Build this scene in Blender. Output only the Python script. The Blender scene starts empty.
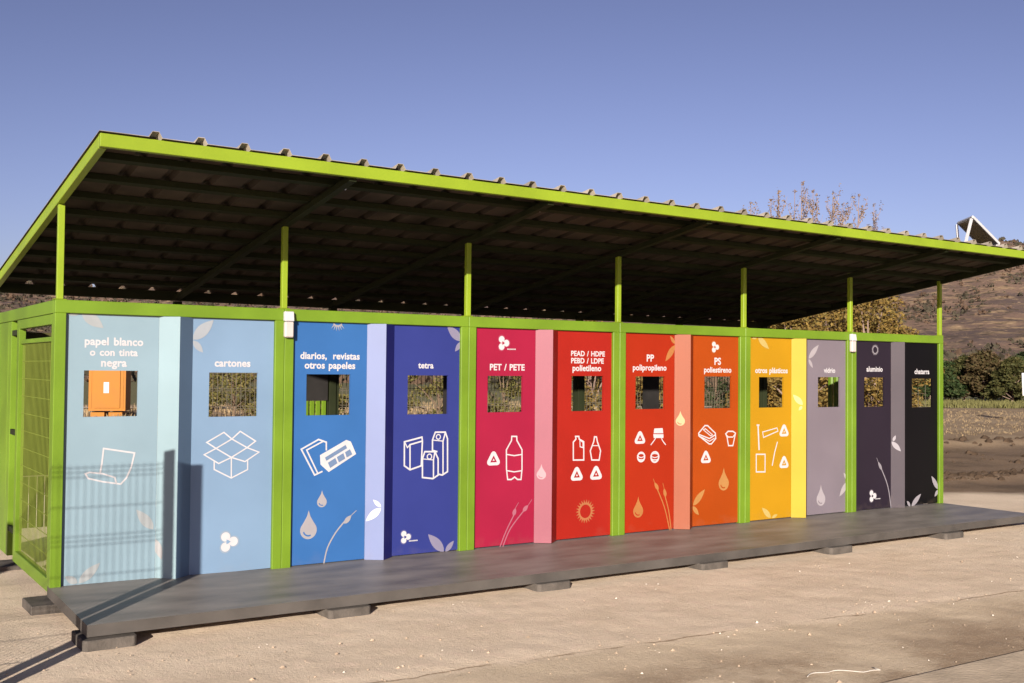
import bpy, bmesh, math, random
import numpy as np
from mathutils import Vector, Matrix
random.seed(7)
RNG = np.random.default_rng(7)
SC = bpy.context.scene
COL = SC.collection

# ------------------------------------------------------------------ helpers
def lin(c):
    c = c / 255.0
    return c / 12.92 if c <= 0.04045 else ((c + 0.055) / 1.055) ** 2.4

def rgb(r, g, b, k=1.0):
    return (min(lin(r) * k, .85), min(lin(g) * k, .85), min(lin(b) * k, .85), 1.0)

def tag(o, label=None, cat=None, group=None, kind=None):
    if label: o['label'] = label
    if cat: o['category'] = cat
    if group: o['group'] = group
    if kind: o['kind'] = kind
    return o

def empty(name, loc, label=None, cat=None, group=None, rz=0.0):
    o = bpy.data.objects.new(name, None)
    COL.objects.link(o)
    o.location = loc
    o.rotation_euler = (0, 0, rz)
    o.empty_display_size = .2
    bpy.context.view_layer.update()
    return tag(o, label, cat, group)

def link(name, me, mat, parent=None, keep_world=True):
    o = bpy.data.objects.new(name, me)
    COL.objects.link(o)
    if mat is not None:
        for m in (mat if isinstance(mat, (list, tuple)) else [mat]):
            me.materials.append(m)
    if parent is not None:
        o.parent = parent
        if keep_world:      # meshes are written in world coordinates
            o.matrix_parent_inverse = world_of(parent).inverted()
    return o

def world_of(o):
    m = o.matrix_basis.copy()
    if o.parent is not None:
        m = world_of(o.parent) @ o.matrix_parent_inverse @ m
    return m

class MB:
    """collects faces for ONE mesh object"""
    def __init__(self):
        self.v = []; self.f = []; self.mi = []; self.m = 0
    def quad(self, *p):
        n = len(self.v); self.v += [tuple(q) for q in p]
        self.f.append(tuple(range(n, n + len(p)))); self.mi.append(self.m)
    def box(self, x0, x1, y0, y1, z0, z1):
        n = len(self.v)
        self.v += [(x, y, z) for z in (z0, z1) for y in (y0, y1) for x in (x0, x1)]
        for f in ((0, 2, 3, 1), (4, 5, 7, 6), (0, 1, 5, 4), (2, 6, 7, 3), (0, 4, 6, 2), (1, 3, 7, 5)):
            self.f.append(tuple(n + i for i in f)); self.mi.append(self.m)
    def prism(self, pts, d):
        """closed polygon pts (3D) pushed along vector d"""
        n = len(self.v); k = len(pts); d = Vector(d)
        self.v += [tuple(p) for p in pts] + [tuple(Vector(p) + d) for p in pts]
        self.f.append(tuple(range(n, n + k))[::-1]); self.mi.append(self.m)
        self.f.append(tuple(range(n + k, n + 2 * k))); self.mi.append(self.m)
        for i in range(k):
            j = (i + 1) % k
            self.f.append((n + i, n + j, n + k + j, n + k + i)); self.mi.append(self.m)
    def bar(self, a, b, w, h=None, up=(0, 0, 1)):
        a = Vector(a); b = Vector(b); h = h or w
        d = (b - a).normalized(); u = Vector(up)
        if abs(d.dot(u)) > .98: u = Vector((0, 1, 0))
        s = d.cross(u).normalized(); t = s.cross(d).normalized()
        q = [a + s * (i * w / 2) + t * (j * h / 2) for i, j in ((-1, -1), (1, -1), (1, 1), (-1, 1))]
        self.prism(q, b - a)
    def tube(self, pts, rad, n=6):
        base = len(self.v); rings = []
        for i, p in enumerate(pts):
            p = Vector(p)
            d = Vector(pts[min(i + 1, len(pts) - 1)]) - Vector(pts[max(i - 1, 0)])
            d.normalize()
            u = Vector((1, 0, 0)) if abs(d.x) < .8 else Vector((0, 1, 0))
            s = d.cross(u).normalized(); t = s.cross(d)
            r = rad[i] if isinstance(rad, (list, tuple)) else rad
            rings.append(len(self.v))
            for k in range(n):
                a = 2 * math.pi * k / n
                self.v.append(tuple(p + (s * math.cos(a) + t * math.sin(a)) * r))
        for a, b in zip(rings, rings[1:]):
            for k in range(n):
                self.f.append((a + k, a + (k + 1) % n, b + (k + 1) % n, b + k)); self.mi.append(self.m)
        self.f.append(tuple(rings[0] + k for k in range(n))[::-1]); self.mi.append(self.m)
        self.f.append(tuple(rings[-1] + k for k in range(n))); self.mi.append(self.m)
    def build(self, name, mat, parent=None, bevel=0.0, smooth=False, normals=True):
        me = bpy.data.meshes.new(name)
        me.from_pydata(self.v, [], self.f)
        if normals or bevel:
            bm = bmesh.new(); bm.from_mesh(me)
            if normals: bmesh.ops.recalc_face_normals(bm, faces=bm.faces)
            if bevel:
                bmesh.ops.bevel(bm, geom=[e for e in bm.edges if len(e.link_faces) == 2 and e.calc_face_angle(0) > .5],
                                offset=bevel, segments=1, affect='EDGES')
            bm.to_mesh(me); bm.free()
        if any(self.mi) and not bevel:
            me.polygons.foreach_set('material_index', self.mi)
        if smooth:
            me.polygons.foreach_set('use_smooth', [True] * len(me.polygons))
        me.update()
        return link(name, me, mat, parent)

# ------------------------------------------------------------------ materials
def mat(name, col, rough=.6, spec=.3, noise=0.0, nscale=6.0, bump=0.0, bscale=60.0, metal=0.0, col2=None, stretch=(1, 1, 1), detail=6.0):
    m = bpy.data.materials.new(name); m.use_nodes = True
    nt = m.node_tree; N = nt.nodes; L = nt.links
    b = N['Principled BSDF']
    b.inputs['Base Color'].default_value = col
    b.inputs['Roughness'].default_value = rough
    b.inputs['Specular IOR Level'].default_value = spec
    b.inputs['Metallic'].default_value = metal
    if noise or bump:
        tc = N.new('ShaderNodeTexCoord'); mp = N.new('ShaderNodeMapping')
        mp.inputs['Scale'].default_value = stretch
        L.new(tc.outputs['Object'], mp.inputs['Vector'])
    if noise:
        t = N.new('ShaderNodeTexNoise'); t.inputs['Scale'].default_value = nscale; t.inputs['Detail'].default_value = detail
        L.new(mp.outputs['Vector'], t.inputs['Vector'])
        r = N.new('ShaderNodeValToRGB')
        r.color_ramp.elements[0].position = .32; r.color_ramp.elements[1].position = .68
        d = tuple(max(0, c * (1 - noise)) for c in col[:3]) + (1,)
        r.color_ramp.elements[0].color = col2 or d
        r.color_ramp.elements[1].color = tuple(min(.9, c * (1 + noise * .5)) for c in col[:3]) + (1,)
        L.new(t.outputs['Fac'], r.inputs['Fac']); L.new(r.outputs['Color'], b.inputs['Base Color'])
        q = N.new('ShaderNodeMapRange'); q.inputs['To Min'].default_value = max(0, rough - .08); q.inputs['To Max'].default_value = min(1, rough + .08)
        L.new(t.outputs['Fac'], q.inputs['Value']); L.new(q.outputs['Result'], b.inputs['Roughness'])
    if bump:
        t2 = N.new('ShaderNodeTexNoise'); t2.inputs['Scale'].default_value = bscale; t2.inputs['Detail'].default_value = 4
        L.new(mp.outputs['Vector'], t2.inputs['Vector'])
        bp = N.new('ShaderNodeBump'); bp.inputs['Strength'].default_value = bump; bp.inputs['Distance'].default_value = .01
        L.new(t2.outputs['Fac'], bp.inputs['Height']); L.new(bp.outputs['Normal'], b.inputs['Normal'])
    return m

SHADED_BOARD = mat('shaded_board', (.018, .016, .015, 1), .7, .2, .3, 5)  # near-black that stands in for the roof's shadow on the rear sheets
OLIVE_BOARD = mat('olive_board', (.075, .068, .022, 1), .8, .15, .45, 3)
KP = .385                      # panel paint: photo colour to albedo
GREEN = mat('green_paint', rgb(138, 176, 46, .42), .45, .3, .20, 1.7, .05, 40)
GREEN_ROOF = mat('bright_green_paint', rgb(176, 204, 52, .42), .45, .3, .16, 1.7, .05, 40)
GREEN_DARK = mat('dark_green_with_shade', (.018, .022, .009, 1), .75, .12, .2, 4.0)  # green darkened to carry the shade under the roof and at the back
WHITE = mat('white_print', (.40, .385, .395, 1), .5, .2, .05, 14)
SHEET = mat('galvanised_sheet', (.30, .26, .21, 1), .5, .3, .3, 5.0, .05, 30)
SHEET_UNDER = mat('shaded_sheet_underside', (.062, .048, .037, 1), .8, .1, .55, 2.2)  # the shade beneath the roof put into a darker sheet colour
STEELW = mat('white_coated_steel', (.42, .415, .42, 1), .4, .4, .06, 8)
DECK = mat('grey_deck_paint', (.185, .163, .144, 1), .50, .30, .34, 1.6, .14, 14, stretch=(1.0, 3.0, 1.0))
DECK_EDGE = mat('deck_edge_steel', (.068, .060, .053, 1), .6, .25, .3, 3.0, .1, 20)
CONC = mat('footing_concrete', (.085, .073, .062, 1), .9, .2, .35, 9.0, .4, 60)
SCREW = mat('zinc', (.45, .45, .45, 1), .35, .5, .1, 30, metal=.6)

def painted(name, col, rough=.45, spec=.18, dust=.06):
    """printed sheet: faint unevenness, a little dust thrown up along the foot"""
    m = mat(name, col, rough, spec, .08, 1.6, .05, 5)
    nt = m.node_tree; N = nt.nodes; L = nt.links; b = N['Principled BSDF']
    src = b.inputs['Base Color'].links[0].from_socket
    tc = N.new('ShaderNodeTexCoord'); sx = N.new('ShaderNodeSeparateXYZ'); L.new(tc.outputs['Object'], sx.inputs[0])
    t = N.new('ShaderNodeTexNoise'); t.inputs['Scale'].default_value = 9; t.inputs['Detail'].default_value = 8; L.new(tc.outputs['Object'], t.inputs['Vector'])
    a = N.new('ShaderNodeMath'); a.operation = 'MULTIPLY_ADD'; a.inputs[1].default_value = -.5; L.new(t.outputs['Fac'], a.inputs[0]); L.new(sx.outputs['Z'], a.inputs[2])
    r = N.new('ShaderNodeMapRange'); r.interpolation_type = 'SMOOTHSTEP'; r.inputs['From Min'].default_value = -.17; r.inputs['From Max'].default_value = -.30
    r.inputs['To Max'].default_value = dust; L.new(a.outputs[0], r.inputs['Value'])
    x = N.new('ShaderNodeMix'); x.data_type = 'RGBA'; L.new(r.outputs[0], x.inputs[0]); L.new(src, x.inputs[6]); x.inputs[7].default_value = (.19, .145, .10, 1)
    L.new(x.outputs[2], b.inputs['Base Color'])
    return m
DECALS = {
 'papel': [('hole',0.213,0.601,1.248,1.589),('leaf',(0.188,2.02),(0.344,1.904),0.0855,'T'),('leaf',(0.185,2.018),(0.096,1.993),0.0369,'T'),('text','papel blanco',0.424,1.778,0.421),('text','o con tinta',0.423,1.7,0.345),('text','negra',0.424,1.62,0.185),('line',[(0.34,0.835),(0.351,0.903),(0.361,1.013),(0.585,0.972),(0.562,0.865),(0.529,0.788),(0.488,0.744)],0.012,False,'W'),('line',[(0.488,0.744),(0.359,0.768),(0.257,0.797),(0.236,0.832),(0.265,0.841),(0.358,0.827),(0.445,0.795),(0.456,0.756)],0.011,False,'W'),('leaf',(0.734,0.39),(0.605,0.547),0.0747,'T'),('leaf',(0.204,0.037),(0.352,0.173),0.0693,'T'),('leaf',(0.196,0.04),(0.108,0.096),0.051300000000000005,'T')],
 'cartones': [('hole',1.143,1.537,1.233,1.58),('leaf',(1.01,1.833),(1.17,1.991),0.09090000000000001,'T'),('leaf',(1.011,1.826),(1.091,1.734),0.0495,'T'),('text','cartones',1.329,1.628,0.29),('line',[(1.332,1.056),(1.267,1.11),(1.132,1.035),(1.206,0.986)],0.01,False,'W'),('line',[(1.332,1.056),(1.399,1.115),(1.526,1.034),(1.457,0.984)],0.01,False,'W'),('line',[(1.206,0.986),(1.113,0.94),(1.229,0.867),(1.33,0.911)],0.01,False,'W'),('line',[(1.457,0.984),(1.556,0.945),(1.442,0.874),(1.33,0.911)],0.01,False,'W'),('line',[(1.332,1.056),(1.206,0.986),(1.33,0.911),(1.457,0.984)],0.01,True,'W'),('line',[(1.193,0.885),(1.194,0.822),(1.332,0.749),(1.464,0.81),(1.463,0.881)],0.01,False,'W'),('line',[(1.33,0.905),(1.332,0.756)],0.01,False,'W'),('emblem',(1.313,0.25),0.0495)],
 'diarios': [('hole',1.953,2.348,1.231,1.571),('sun',(2.224,2.022),0.046,0.093,'T'),('text','diarios, revistas',2.163,1.698,0.535),('text','otros papeles',2.162,1.619,0.456),('line',[(2.137,0.943),(2.136,1.007),(2.067,1.032),(1.916,0.956),(2.036,0.74),(2.102,0.766)],0.013,False,'W'),('line',[(2.111,1.017),(1.963,0.948),(2.061,0.758)],0.012,False,'W'),('poly',[(2.081,0.902),(2.316,1.021),(2.359,1.006),(2.409,0.9),(2.161,0.759),(2.087,0.824)],'W'),('poly',[(2.125,0.881),(2.31,0.98),(2.324,0.952),(2.138,0.853)],'G'),('poly',[(2.151,0.837),(2.218,0.874),(2.238,0.83),(2.173,0.792)],'G'),('poly',[(2.231,0.881),(2.29,0.912),(2.308,0.866),(2.251,0.835)],'G'),('poly',[(2.305,0.919),(2.35,0.943),(2.372,0.899),(2.321,0.874)],'G'),('drop',2.104,0.611,0.471,'T'),('drop',1.989,0.454,0.217,'T'),('stalk',[(2.13,0.01),(2.16,0.133),(2.232,0.253),(2.316,0.345)],(2.307,0.322),(2.373,0.388),(2.418,0.424),0.012,'T')],
 'tetra': [('hole',2.893,3.3,1.225,1.567),('leaf',(3.435,1.878),(3.282,2.009),0.0819,'T'),('leaf',(3.435,1.87),(3.367,1.782),0.045899999999999996,'T'),('text','tetra',3.071,1.63,0.154),('line',[(2.867,0.989),(3.04,1.025),(3.045,0.99),(3.036,0.775),(2.925,0.745),(2.869,0.782)],0.014,True,'W'),('line',[(3.04,0.99),(2.922,0.963),(2.925,0.754)],0.013,False,'W'),('line',[(2.869,0.987),(2.897,0.938),(2.922,0.963)],0.01,False,'W'),('line',[(3.193,0.893),(3.147,0.905),(3.146,0.998),(3.174,1.065),(3.276,1.063),(3.299,1.004),(3.303,0.712),(3.25,0.684),(3.219,0.691)],0.014,False,'W'),('line',[(3.276,1.059),(3.253,0.984),(3.257,0.689)],0.013,False,'W'),('line',[(3.151,0.996),(3.249,0.985)],0.009,False,'W'),('circ',(3.205,1.023),0.021,0.01),('line',[(3.07,0.897),(3.171,0.894),(3.205,0.83),(3.207,0.686),(3.155,0.657),(3.049,0.672),(3.047,0.836)],0.014,True,'W'),('line',[(3.171,0.89),(3.158,0.822),(3.16,0.663)],0.013,False,'W'),('line',[(3.052,0.834),(3.153,0.822)],0.008,False,'W'),('circ',(3.117,0.852),0.0225,0.01),('emblem',(2.885,0.165),0.0345),('small',(2.922,0.122),(3.01,0.115)),('leaf',(3.276,0.005),(3.112,0.172),0.0855,'U'),('leaf',(3.29,0.003),(3.376,0.094),0.0486,'U')],
 'pet': [('hole',3.717,4.103,1.232,1.566),('emblem',(3.88,1.869),0.042),('small',(3.926,1.808),(4.023,1.81)),('text','PET / PETE',3.931,1.619,0.385),('tri',(3.788,0.8),0.0635),('line',[(3.986,1.007),(4.041,1.005),(4.044,0.967),(4.102,0.88),(4.104,0.699),(4.094,0.604),(4.055,0.606),(4.022,0.63),(3.986,0.609),(3.945,0.611),(3.931,0.706),(3.928,0.885),(3.984,0.969)],0.013,True,'W'),('line',[(3.934,0.842),(4.016,0.828),(4.098,0.836)],0.011,False,'W'),('line',[(3.935,0.693),(4.017,0.678),(4.1,0.685)],0.011,False,'W'),('stalk',[(3.869,0.001),(3.935,0.141),(4.022,0.286)],(4.013,0.271),(4.035,0.345),(4.069,0.391),0.012,'T'),('stalk',[(3.9,0.001),(3.98,0.156),(4.132,0.316)],(4.118,0.306),(4.178,0.361),(4.219,0.41),0.012,'T')],
 'pead': [('hole',4.671,5.062,1.23,1.57),('text','PEAD / HDPE',4.87,1.763,0.415),('text','PEBD / LDPE',4.864,1.693,0.4),('text','polietileno',4.857,1.619,0.351),('line',[(4.724,0.987),(4.764,0.986),(4.769,0.96),(4.824,0.933),(4.826,0.757),(4.7,0.761),(4.698,0.933),(4.73,0.961)],0.014,True,'W'),('line',[(4.777,0.95),(4.814,0.929),(4.815,0.876),(4.78,0.887)],0.01,True,'W'),('line',[(4.955,0.977),(4.98,0.976),(4.991,0.93),(5.032,0.839),(5.015,0.749),(4.924,0.753),(4.905,0.843),(4.947,0.931)],0.014,True,'W'),('line',[(4.93,0.892),(5.009,0.89)],0.008,False,'W'),('tri',(4.743,0.616),0.065),('tri',(4.978,0.615),0.066),('sun',(4.851,0.26),0.0755,0.1185,'O')],
 'pp': [('hole',5.473,5.86,1.239,1.569),('leaf',(5.997,1.892),(5.868,1.725),0.0675,'O'),('leaf',(5.995,1.907),(5.93,1.987),0.0387,'O'),('text','PP',5.665,1.723,0.097),('text','polipropileno',5.659,1.631,0.448),('tri',(5.534,0.944),0.063),('poly',[(5.723,1.041),(5.835,1.043),(5.843,0.99),(5.715,0.993)],'W'),('poly',[(5.71,0.984),(5.846,0.98),(5.846,0.942),(5.716,0.945)],'W'),('line',[(5.739,0.941),(5.718,0.916),(5.678,0.877)],0.011,False,'W'),('line',[(5.82,0.938),(5.836,0.913),(5.875,0.873)],0.011,False,'W'),('circ',(5.551,0.759),0.0455,0.017),('line',[(5.502,0.774),(5.52,0.79),(5.551,0.795),(5.581,0.788),(5.6,0.77),(5.578,0.758),(5.551,0.753),(5.524,0.76)],0.009,True,'W'),('line',[(5.504,0.747),(5.531,0.731),(5.571,0.729),(5.598,0.743)],0.012,False,'W'),('circ',(5.733,0.752),0.052,0.018),('line',[(5.678,0.767),(5.698,0.784),(5.732,0.788),(5.767,0.781),(5.788,0.763),(5.763,0.751),(5.733,0.746),(5.702,0.753)],0.009,True,'W'),('line',[(5.679,0.74),(5.71,0.724),(5.756,0.722),(5.786,0.736)],0.011,False,'W'),('drop',5.517,0.364,0.154,'O'),('stalk',[(5.936,0.006),(5.865,0.237),(5.753,0.452)],(5.784,0.416),(5.729,0.496),(5.714,0.531),0.012,'O'),('stalk',[(5.957,0.004),(5.924,0.195),(5.871,0.353)],(5.882,0.337),(5.858,0.431),(5.842,0.481),0.012,'O')],
 'ps': [('hole',6.415,6.809,1.236,1.573),('emblem',(6.561,1.884),0.037),('text','PS',6.604,1.699,0.096),('text','poliestireno',6.607,1.616,0.398),('line',[(6.334,0.978),(6.423,1.056),(6.461,1.055),(6.575,0.972),(6.581,0.916),(6.518,0.861),(6.485,0.862),(6.337,0.952)],0.014,True,'W'),('line',[(6.337,0.966),(6.49,0.918),(6.575,0.956)],0.012,False,'W'),('line',[(6.402,1.012),(6.429,1.024),(6.533,0.957),(6.506,0.946)],0.01,True,'W'),('line',[(6.361,0.942),(6.49,0.89),(6.561,0.92)],0.01,False,'W'),('line',[(6.725,0.962),(6.762,0.988),(6.833,0.986),(6.872,0.965),(6.861,0.928),(6.833,0.833),(6.768,0.835),(6.745,0.931)],0.014,True,'W'),('line',[(6.731,0.956),(6.762,0.927),(6.833,0.925),(6.867,0.957)],0.012,False,'W'),('tri',(6.439,0.716),0.064),('drop',6.7,0.603,0.361,'O'),('leaf',(6.261,0.228),(6.428,0.389),0.0711,'O'),('leaf',(6.256,0.221),(6.343,0.124),0.0495,'O')],
 'otros': [('hole',7.228,7.617,1.234,1.569),('leaf',(7.208,2.007),(7.38,1.879),0.07200000000000001,'T'),('leaf',(7.199,2.007),(7.113,1.989),0.0342,'T'),('text','otros plásticos',7.423,1.615,0.512),('line',[(7.197,1.045),(7.23,1.044)],0.016,False,'W'),('line',[(7.214,1.041),(7.231,0.778)],0.019,False,'W'),('line',[(7.285,0.968),(7.511,1.008),(7.526,0.972),(7.299,0.908)],0.011,True,'W'),('line',[(7.518,0.85),(7.476,0.741),(7.438,0.597)],0.014,False,'W'),('line',[(7.188,0.728),(7.325,0.723),(7.325,0.531),(7.189,0.537)],0.014,True,'W'),('tri',(7.624,0.966),0.066),('tri',(7.625,0.615),0.066),('leaf',(7.419,0.024),(7.278,0.142),0.06210000000000001,'T'),('leaf',(7.433,0.023),(7.524,0.053),0.0351,'T')],
 'vidrio': [('hole',8.183,8.562,1.228,1.573),('leaf',(8.022,1.781),(8.192,1.941),0.0684,'T'),('leaf',(8.022,1.775),(8.094,1.676),0.042300000000000004,'T'),('text','vidrio',8.378,1.624,0.196),('drop',8.235,0.344,0.104,'T'),('leaf',(8.697,0.355),(8.553,0.192),0.0693,'T'),('leaf',(8.697,0.372),(8.623,0.465),0.039599999999999996,'T')],
 'aluminio': [('hole',8.99,9.364,1.223,1.573),('sun',(9.192,1.902),0.044,0.07,'T'),('text','aluminio',9.182,1.644,0.296),('stalk',[(9.493,-0.004),(9.429,0.266),(9.296,0.5)],(9.319,0.463),(9.245,0.569),(9.222,0.613),0.015,'T'),('emblem',(9.143,0.164),0.044),('small',(9.194,0.121),(9.291,0.115))],
 'chatarra': [('hole',9.895,10.298,1.208,1.561),('text','chatarra',10.091,1.62,0.295),('leaf',(9.883,-0.002),(10.071,0.138),0.0684,'T'),('leaf',(9.859,-0.001),(9.794,0.067),0.0405,'T'),('leaf',(10.418,0.176),(10.281,0.348),0.0684,'T'),('leaf',(10.418,0.168),(10.343,0.088),0.0486,'T')],
 'p0': [('leaf',(-0.0,0.315),(0.052,0.161),0.060300000000000006,'T')],
 'p1': [('leaf',(0.138,0.443),(0.007,0.328),0.061200000000000004,'W'),('leaf',(0.138,0.451),(0.069,0.511),0.0351,'W')],
 'p2': [('drop',0.065,0.741,0.598,'T')],
 'p3': [('drop',0.062,1.216,1.064,'Y')],
 'p4': [('leaf',(0.125,1.261),(0.018,1.375),0.06210000000000001,'T'),('leaf',(0.118,1.248),(0.083,1.199),0.0324,'T')],
 'p5': [('leaf',(0.009,0.8),(0.118,0.683),0.0594,'T'),('leaf',(0.024,0.804),(0.056,0.875),0.033299999999999996,'T')],
}

# ------------------------------------------------------------------ measured layout (metres; x along the facade, y into the station, z up from the deck)
BAY = 1.7477
LEN = 6 * BAY                 # 10.486
HT = 2.10                     # top of the coloured fronts
GZ = -.14                     # ground
S_ROOF = -.153                # fall of the roof towards the back
YF, YB = -1.30, 3.05
def roof_z(y): return 3.06 + S_ROOF * (y - YF)
def tilt(mb_pts): return mb_pts

station = empty('recycling_station', (LEN / 2, 0, 0),
                'long green framed recycling station with twelve coloured panels under a lean-to roof', 'recycling station')

# ---- bay frames: two uprights and a top rail each
for i in range(6):
    x0, x1 = i * BAY, (i + 1) * BAY
    b = MB()
    b.box(x0 + .001, x0 + .079, 0, .08, 0, HT - .095)
    b.box(x1 - .079, x1 - .001, 0, .08, 0, HT - .095)
    b.box(x0 + .001, x1 - .001, 0, .08, HT - .095, HT)
    b.build('bay_frame', GREEN, station, bevel=.004)

# ---- posts up to the roof
for i in range(7):
    x = min(max(i * BAY, .035), LEN - .035)
    b = MB(); top = roof_z(.04) - .062
    b.box(x - .0225, x + .0225, .010, .055, HT + .006, top)
    b.box(x - .045, x + .045, .004, .075, HT, HT + .006)
    b.build('roof_post', GREEN_ROOF, station, bevel=.003)

# ---- roof: edge beams, purlins, rafters, ribbed sheet
def sloped(b, x0, x1, y0, y1, top, bot):
    """a beam between y0 and y1 that follows the roof, offsets measured down from the sheet"""
    b.prism([(x0, y0, roof_z(y0) - bot), (x0, y1, roof_z(y1) - bot), (x0, y1, roof_z(y1) - top), (x0, y0, roof_z(y0) - top)], (x1 - x0, 0, 0))
b = MB(); b.box(0, LEN, YF, YF + .05, roof_z(YF) - .089, roof_z(YF) - .004); b.build('front_edge_beam', GREEN_ROOF, station, bevel=.003)
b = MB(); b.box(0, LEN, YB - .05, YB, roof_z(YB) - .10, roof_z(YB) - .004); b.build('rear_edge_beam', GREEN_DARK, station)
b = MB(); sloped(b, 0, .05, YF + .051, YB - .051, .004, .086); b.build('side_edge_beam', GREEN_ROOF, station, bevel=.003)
b = MB(); sloped(b, LEN - .05, LEN, YF + .051, YB - .051, .004, .086); b.build('side_edge_beam', GREEN_DARK, station, bevel=.003)  # same beam as the left one, its shade put into the colour
for k in range(9):
    y = -.92 + k * .445
    b = MB()
    sloped(b, .052, LEN - .052, y - .036, y + .036, .004, .046)
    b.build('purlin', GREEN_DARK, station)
for i in range(1, 6):
    x = i * BAY
    b = MB(); sloped(b, x - .028, x + .028, YF + .052, YB - .052, .057, .104)
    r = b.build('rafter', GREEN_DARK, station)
    b = MB(); y = YF + .28
    b.tube([(x + .03, y, roof_z(y) - .085), (x + .05, y, roof_z(y) - .085)], .012, 8)
    b.build('bolt', SCREW, r)
prof = []
PITCH = .293
x = -.012; prof.append((x, 0))
c = .334
while c < LEN - .02:
    prof += [(c - .042, 0), (c - .021, .038), (c + .021, .038), (c + .042, 0)]
    c += PITCH
prof.append((LEN + .012, 0))
prof = [q for i, q in enumerate(prof) if i == 0 or q[0] > prof[i - 1][0] + 1e-4]
me = bpy.data.meshes.new('roof_sheet')
v = []; f = []; mi = []
ys = [YF - .022, YF + .07, YB + .03]; n = len(prof); ny = len(ys)
for th in (0.0, .003):
    for y in ys:
        for (px_, h) in prof: v.append((px_, y, roof_z(y) + h + th))
V0 = lambda t_, r_, i_: (t_ * ny + r_) * n + i_
for i in range(n - 1):
    for r_ in range(ny - 1):
        f.append((V0(0, r_, i), V0(0, r_, i + 1), V0(0, r_ + 1, i + 1), V0(0, r_ + 1, i))); mi.append(0 if r_ == 0 and i % 4 else 1)  # rib mouths at the front keep plain sheet, the rest the shade colour
        f.append((V0(1, r_, i), V0(1, r_ + 1, i), V0(1, r_ + 1, i + 1), V0(1, r_, i + 1))); mi.append(0)
    for r_ in (0, ny - 1):
        f.append((V0(0, r_, i), V0(1, r_, i), V0(1, r_, i + 1), V0(0, r_, i + 1))); mi.append(0)
for i in (0, n - 1):
    for r_ in range(ny - 1):
        f.append((V0(0, r_, i), V0(0, r_ + 1, i), V0(1, r_ + 1, i), V0(1, r_, i))); mi.append(0)
me.from_pydata(v, [], f)
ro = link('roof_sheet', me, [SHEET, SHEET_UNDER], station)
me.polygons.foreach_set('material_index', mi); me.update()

# the roof runs a few centimetres out of level from end to end
for o in station.children:
    if o.name.split('.')[0] in ('front_edge_beam', 'rear_edge_beam', 'side_edge_beam', 'purlin', 'rafter', 'roof_sheet'):
        for q in [o] + list(o.children):
            for v_ in q.data.vertices: v_.co.z += .022 - .042 * v_.co.x / LEN
# ---- printed graphics -------------------------------------------------
def uvw(P, s, z, off):            # a point of the printed plane P, pushed off by 'off'
    o, ax, nn = P
    return o + ax * s + Vector((0, 0, z)) + nn * off
class Print(MB):
    def __init__(self, P, off=.0016):
        super().__init__(); self.P = P; self.off = off; self.t = 0
    def face(self, pts, extra=0.0):
        self.quad(*[uvw(self.P, s, z, self.off + self.t + extra) for s, z in pts])
    def bumpup(self): self.t += .00012
    def line(self, pts, w, closed=False):
        pts = [Vector(q) for q in pts]; n = len(pts); L_ = []; R_ = []
        for i in range(n):
            a = pts[i - 1] if (i > 0 or closed) else None
            c_ = pts[(i + 1) % n] if (i < n - 1 or closed) else None
            d1 = (pts[i] - a).normalized() if a is not None else None
            d2 = (c_ - pts[i]).normalized() if c_ is not None else None
            if d1 is None: d1 = d2
            if d2 is None: d2 = d1
            n1 = Vector((-d1.y, d1.x)); n2 = Vector((-d2.y, d2.x))
            m = n1 + n2
            m = n1 if m.length < .3 else m.normalized()
            k = min(1 / max(m.dot(n1), .45), 1.9)
            e = Vector((0, 0))
            if not closed and i == 0: e = -d1 * w * .3
            if not closed and i == n - 1: e = d1 * w * .3
            L_.append(pts[i] + m * (w / 2 * k) + e); R_.append(pts[i] - m * (w / 2 * k) + e)
        for i in range(n if closed else n - 1):
            j = (i + 1) % n
            self.face([tuple(R_[i]), tuple(R_[j]), tuple(L_[j]), tuple(L_[i])])
        self.bumpup()
    def disc(self, c, r, n=20):
        self.face([(c[0] + r * math.cos(2 * math.pi * k / n), c[1] + r * math.sin(2 * math.pi * k / n)) for k in range(n)]); self.bumpup()
    def ring(self, c, r0, r1, n=28, rays=0):
        for k in range(n):
            a, b_ = 2 * math.pi * k / n, 2 * math.pi * (k + 1) / n
            P_ = lambda r, t: (c[0] + r * math.cos(t), c[1] + r * math.sin(t))
            self.face([P_(r0, a), P_(r1, a), P_(r1, b_), P_(r0, b_)])
        self.bumpup()
    def leaf(self, a, b_, w):
        a = Vector(a); b_ = Vector(b_); d = b_ - a; L_ = d.length; d.normalize(); nn = Vector((-d.y, d.x))
        up = []; dn = []
        for k in range(1, 9):
            t = k / 9; h = w / 2 * math.sin(math.pi * t ** .85) ** .9
            up.append(a + d * (L_ * t) + nn * h); dn.append(a + d * (L_ * t) - nn * h)
        self.face([tuple(q) for q in [a] + dn + [b_] + up[::-1]]); self.bumpup()
    def drop(self, x, zt, zb):
        h = zt - zb; r = h * .31; cz = zb + r; pts = []
        for k in range(15):
            a = math.radians(-205 + k * (230 / 14.0)); pts.append((x + r * math.cos(a), cz + r * math.sin(a)))
        pts += [(x + r * .55, cz + r * .95), (x + r * .2, cz + r * 1.55), (x, zt), (x - r * .2, cz + r * 1.55), (x - r * .55, cz + r * .95)]
        self.face(pts); self.bumpup()
        return (x, cz, r)

def tri_pts(c, r, k=4):
    out = []
    for q in range(3):
        a0 = math.radians(90 + 120 * q)
        cx, cz = c[0] + r * .72 * math.cos(a0), c[1] + r * .72 * math.sin(a0)
        for t in range(k):
            a = a0 + math.radians(-60 + 120 * t / (k - 1)); out.append((cx + r * .42 * math.cos(a), cz + r * .42 * math.sin(a)))
    return out

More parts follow.
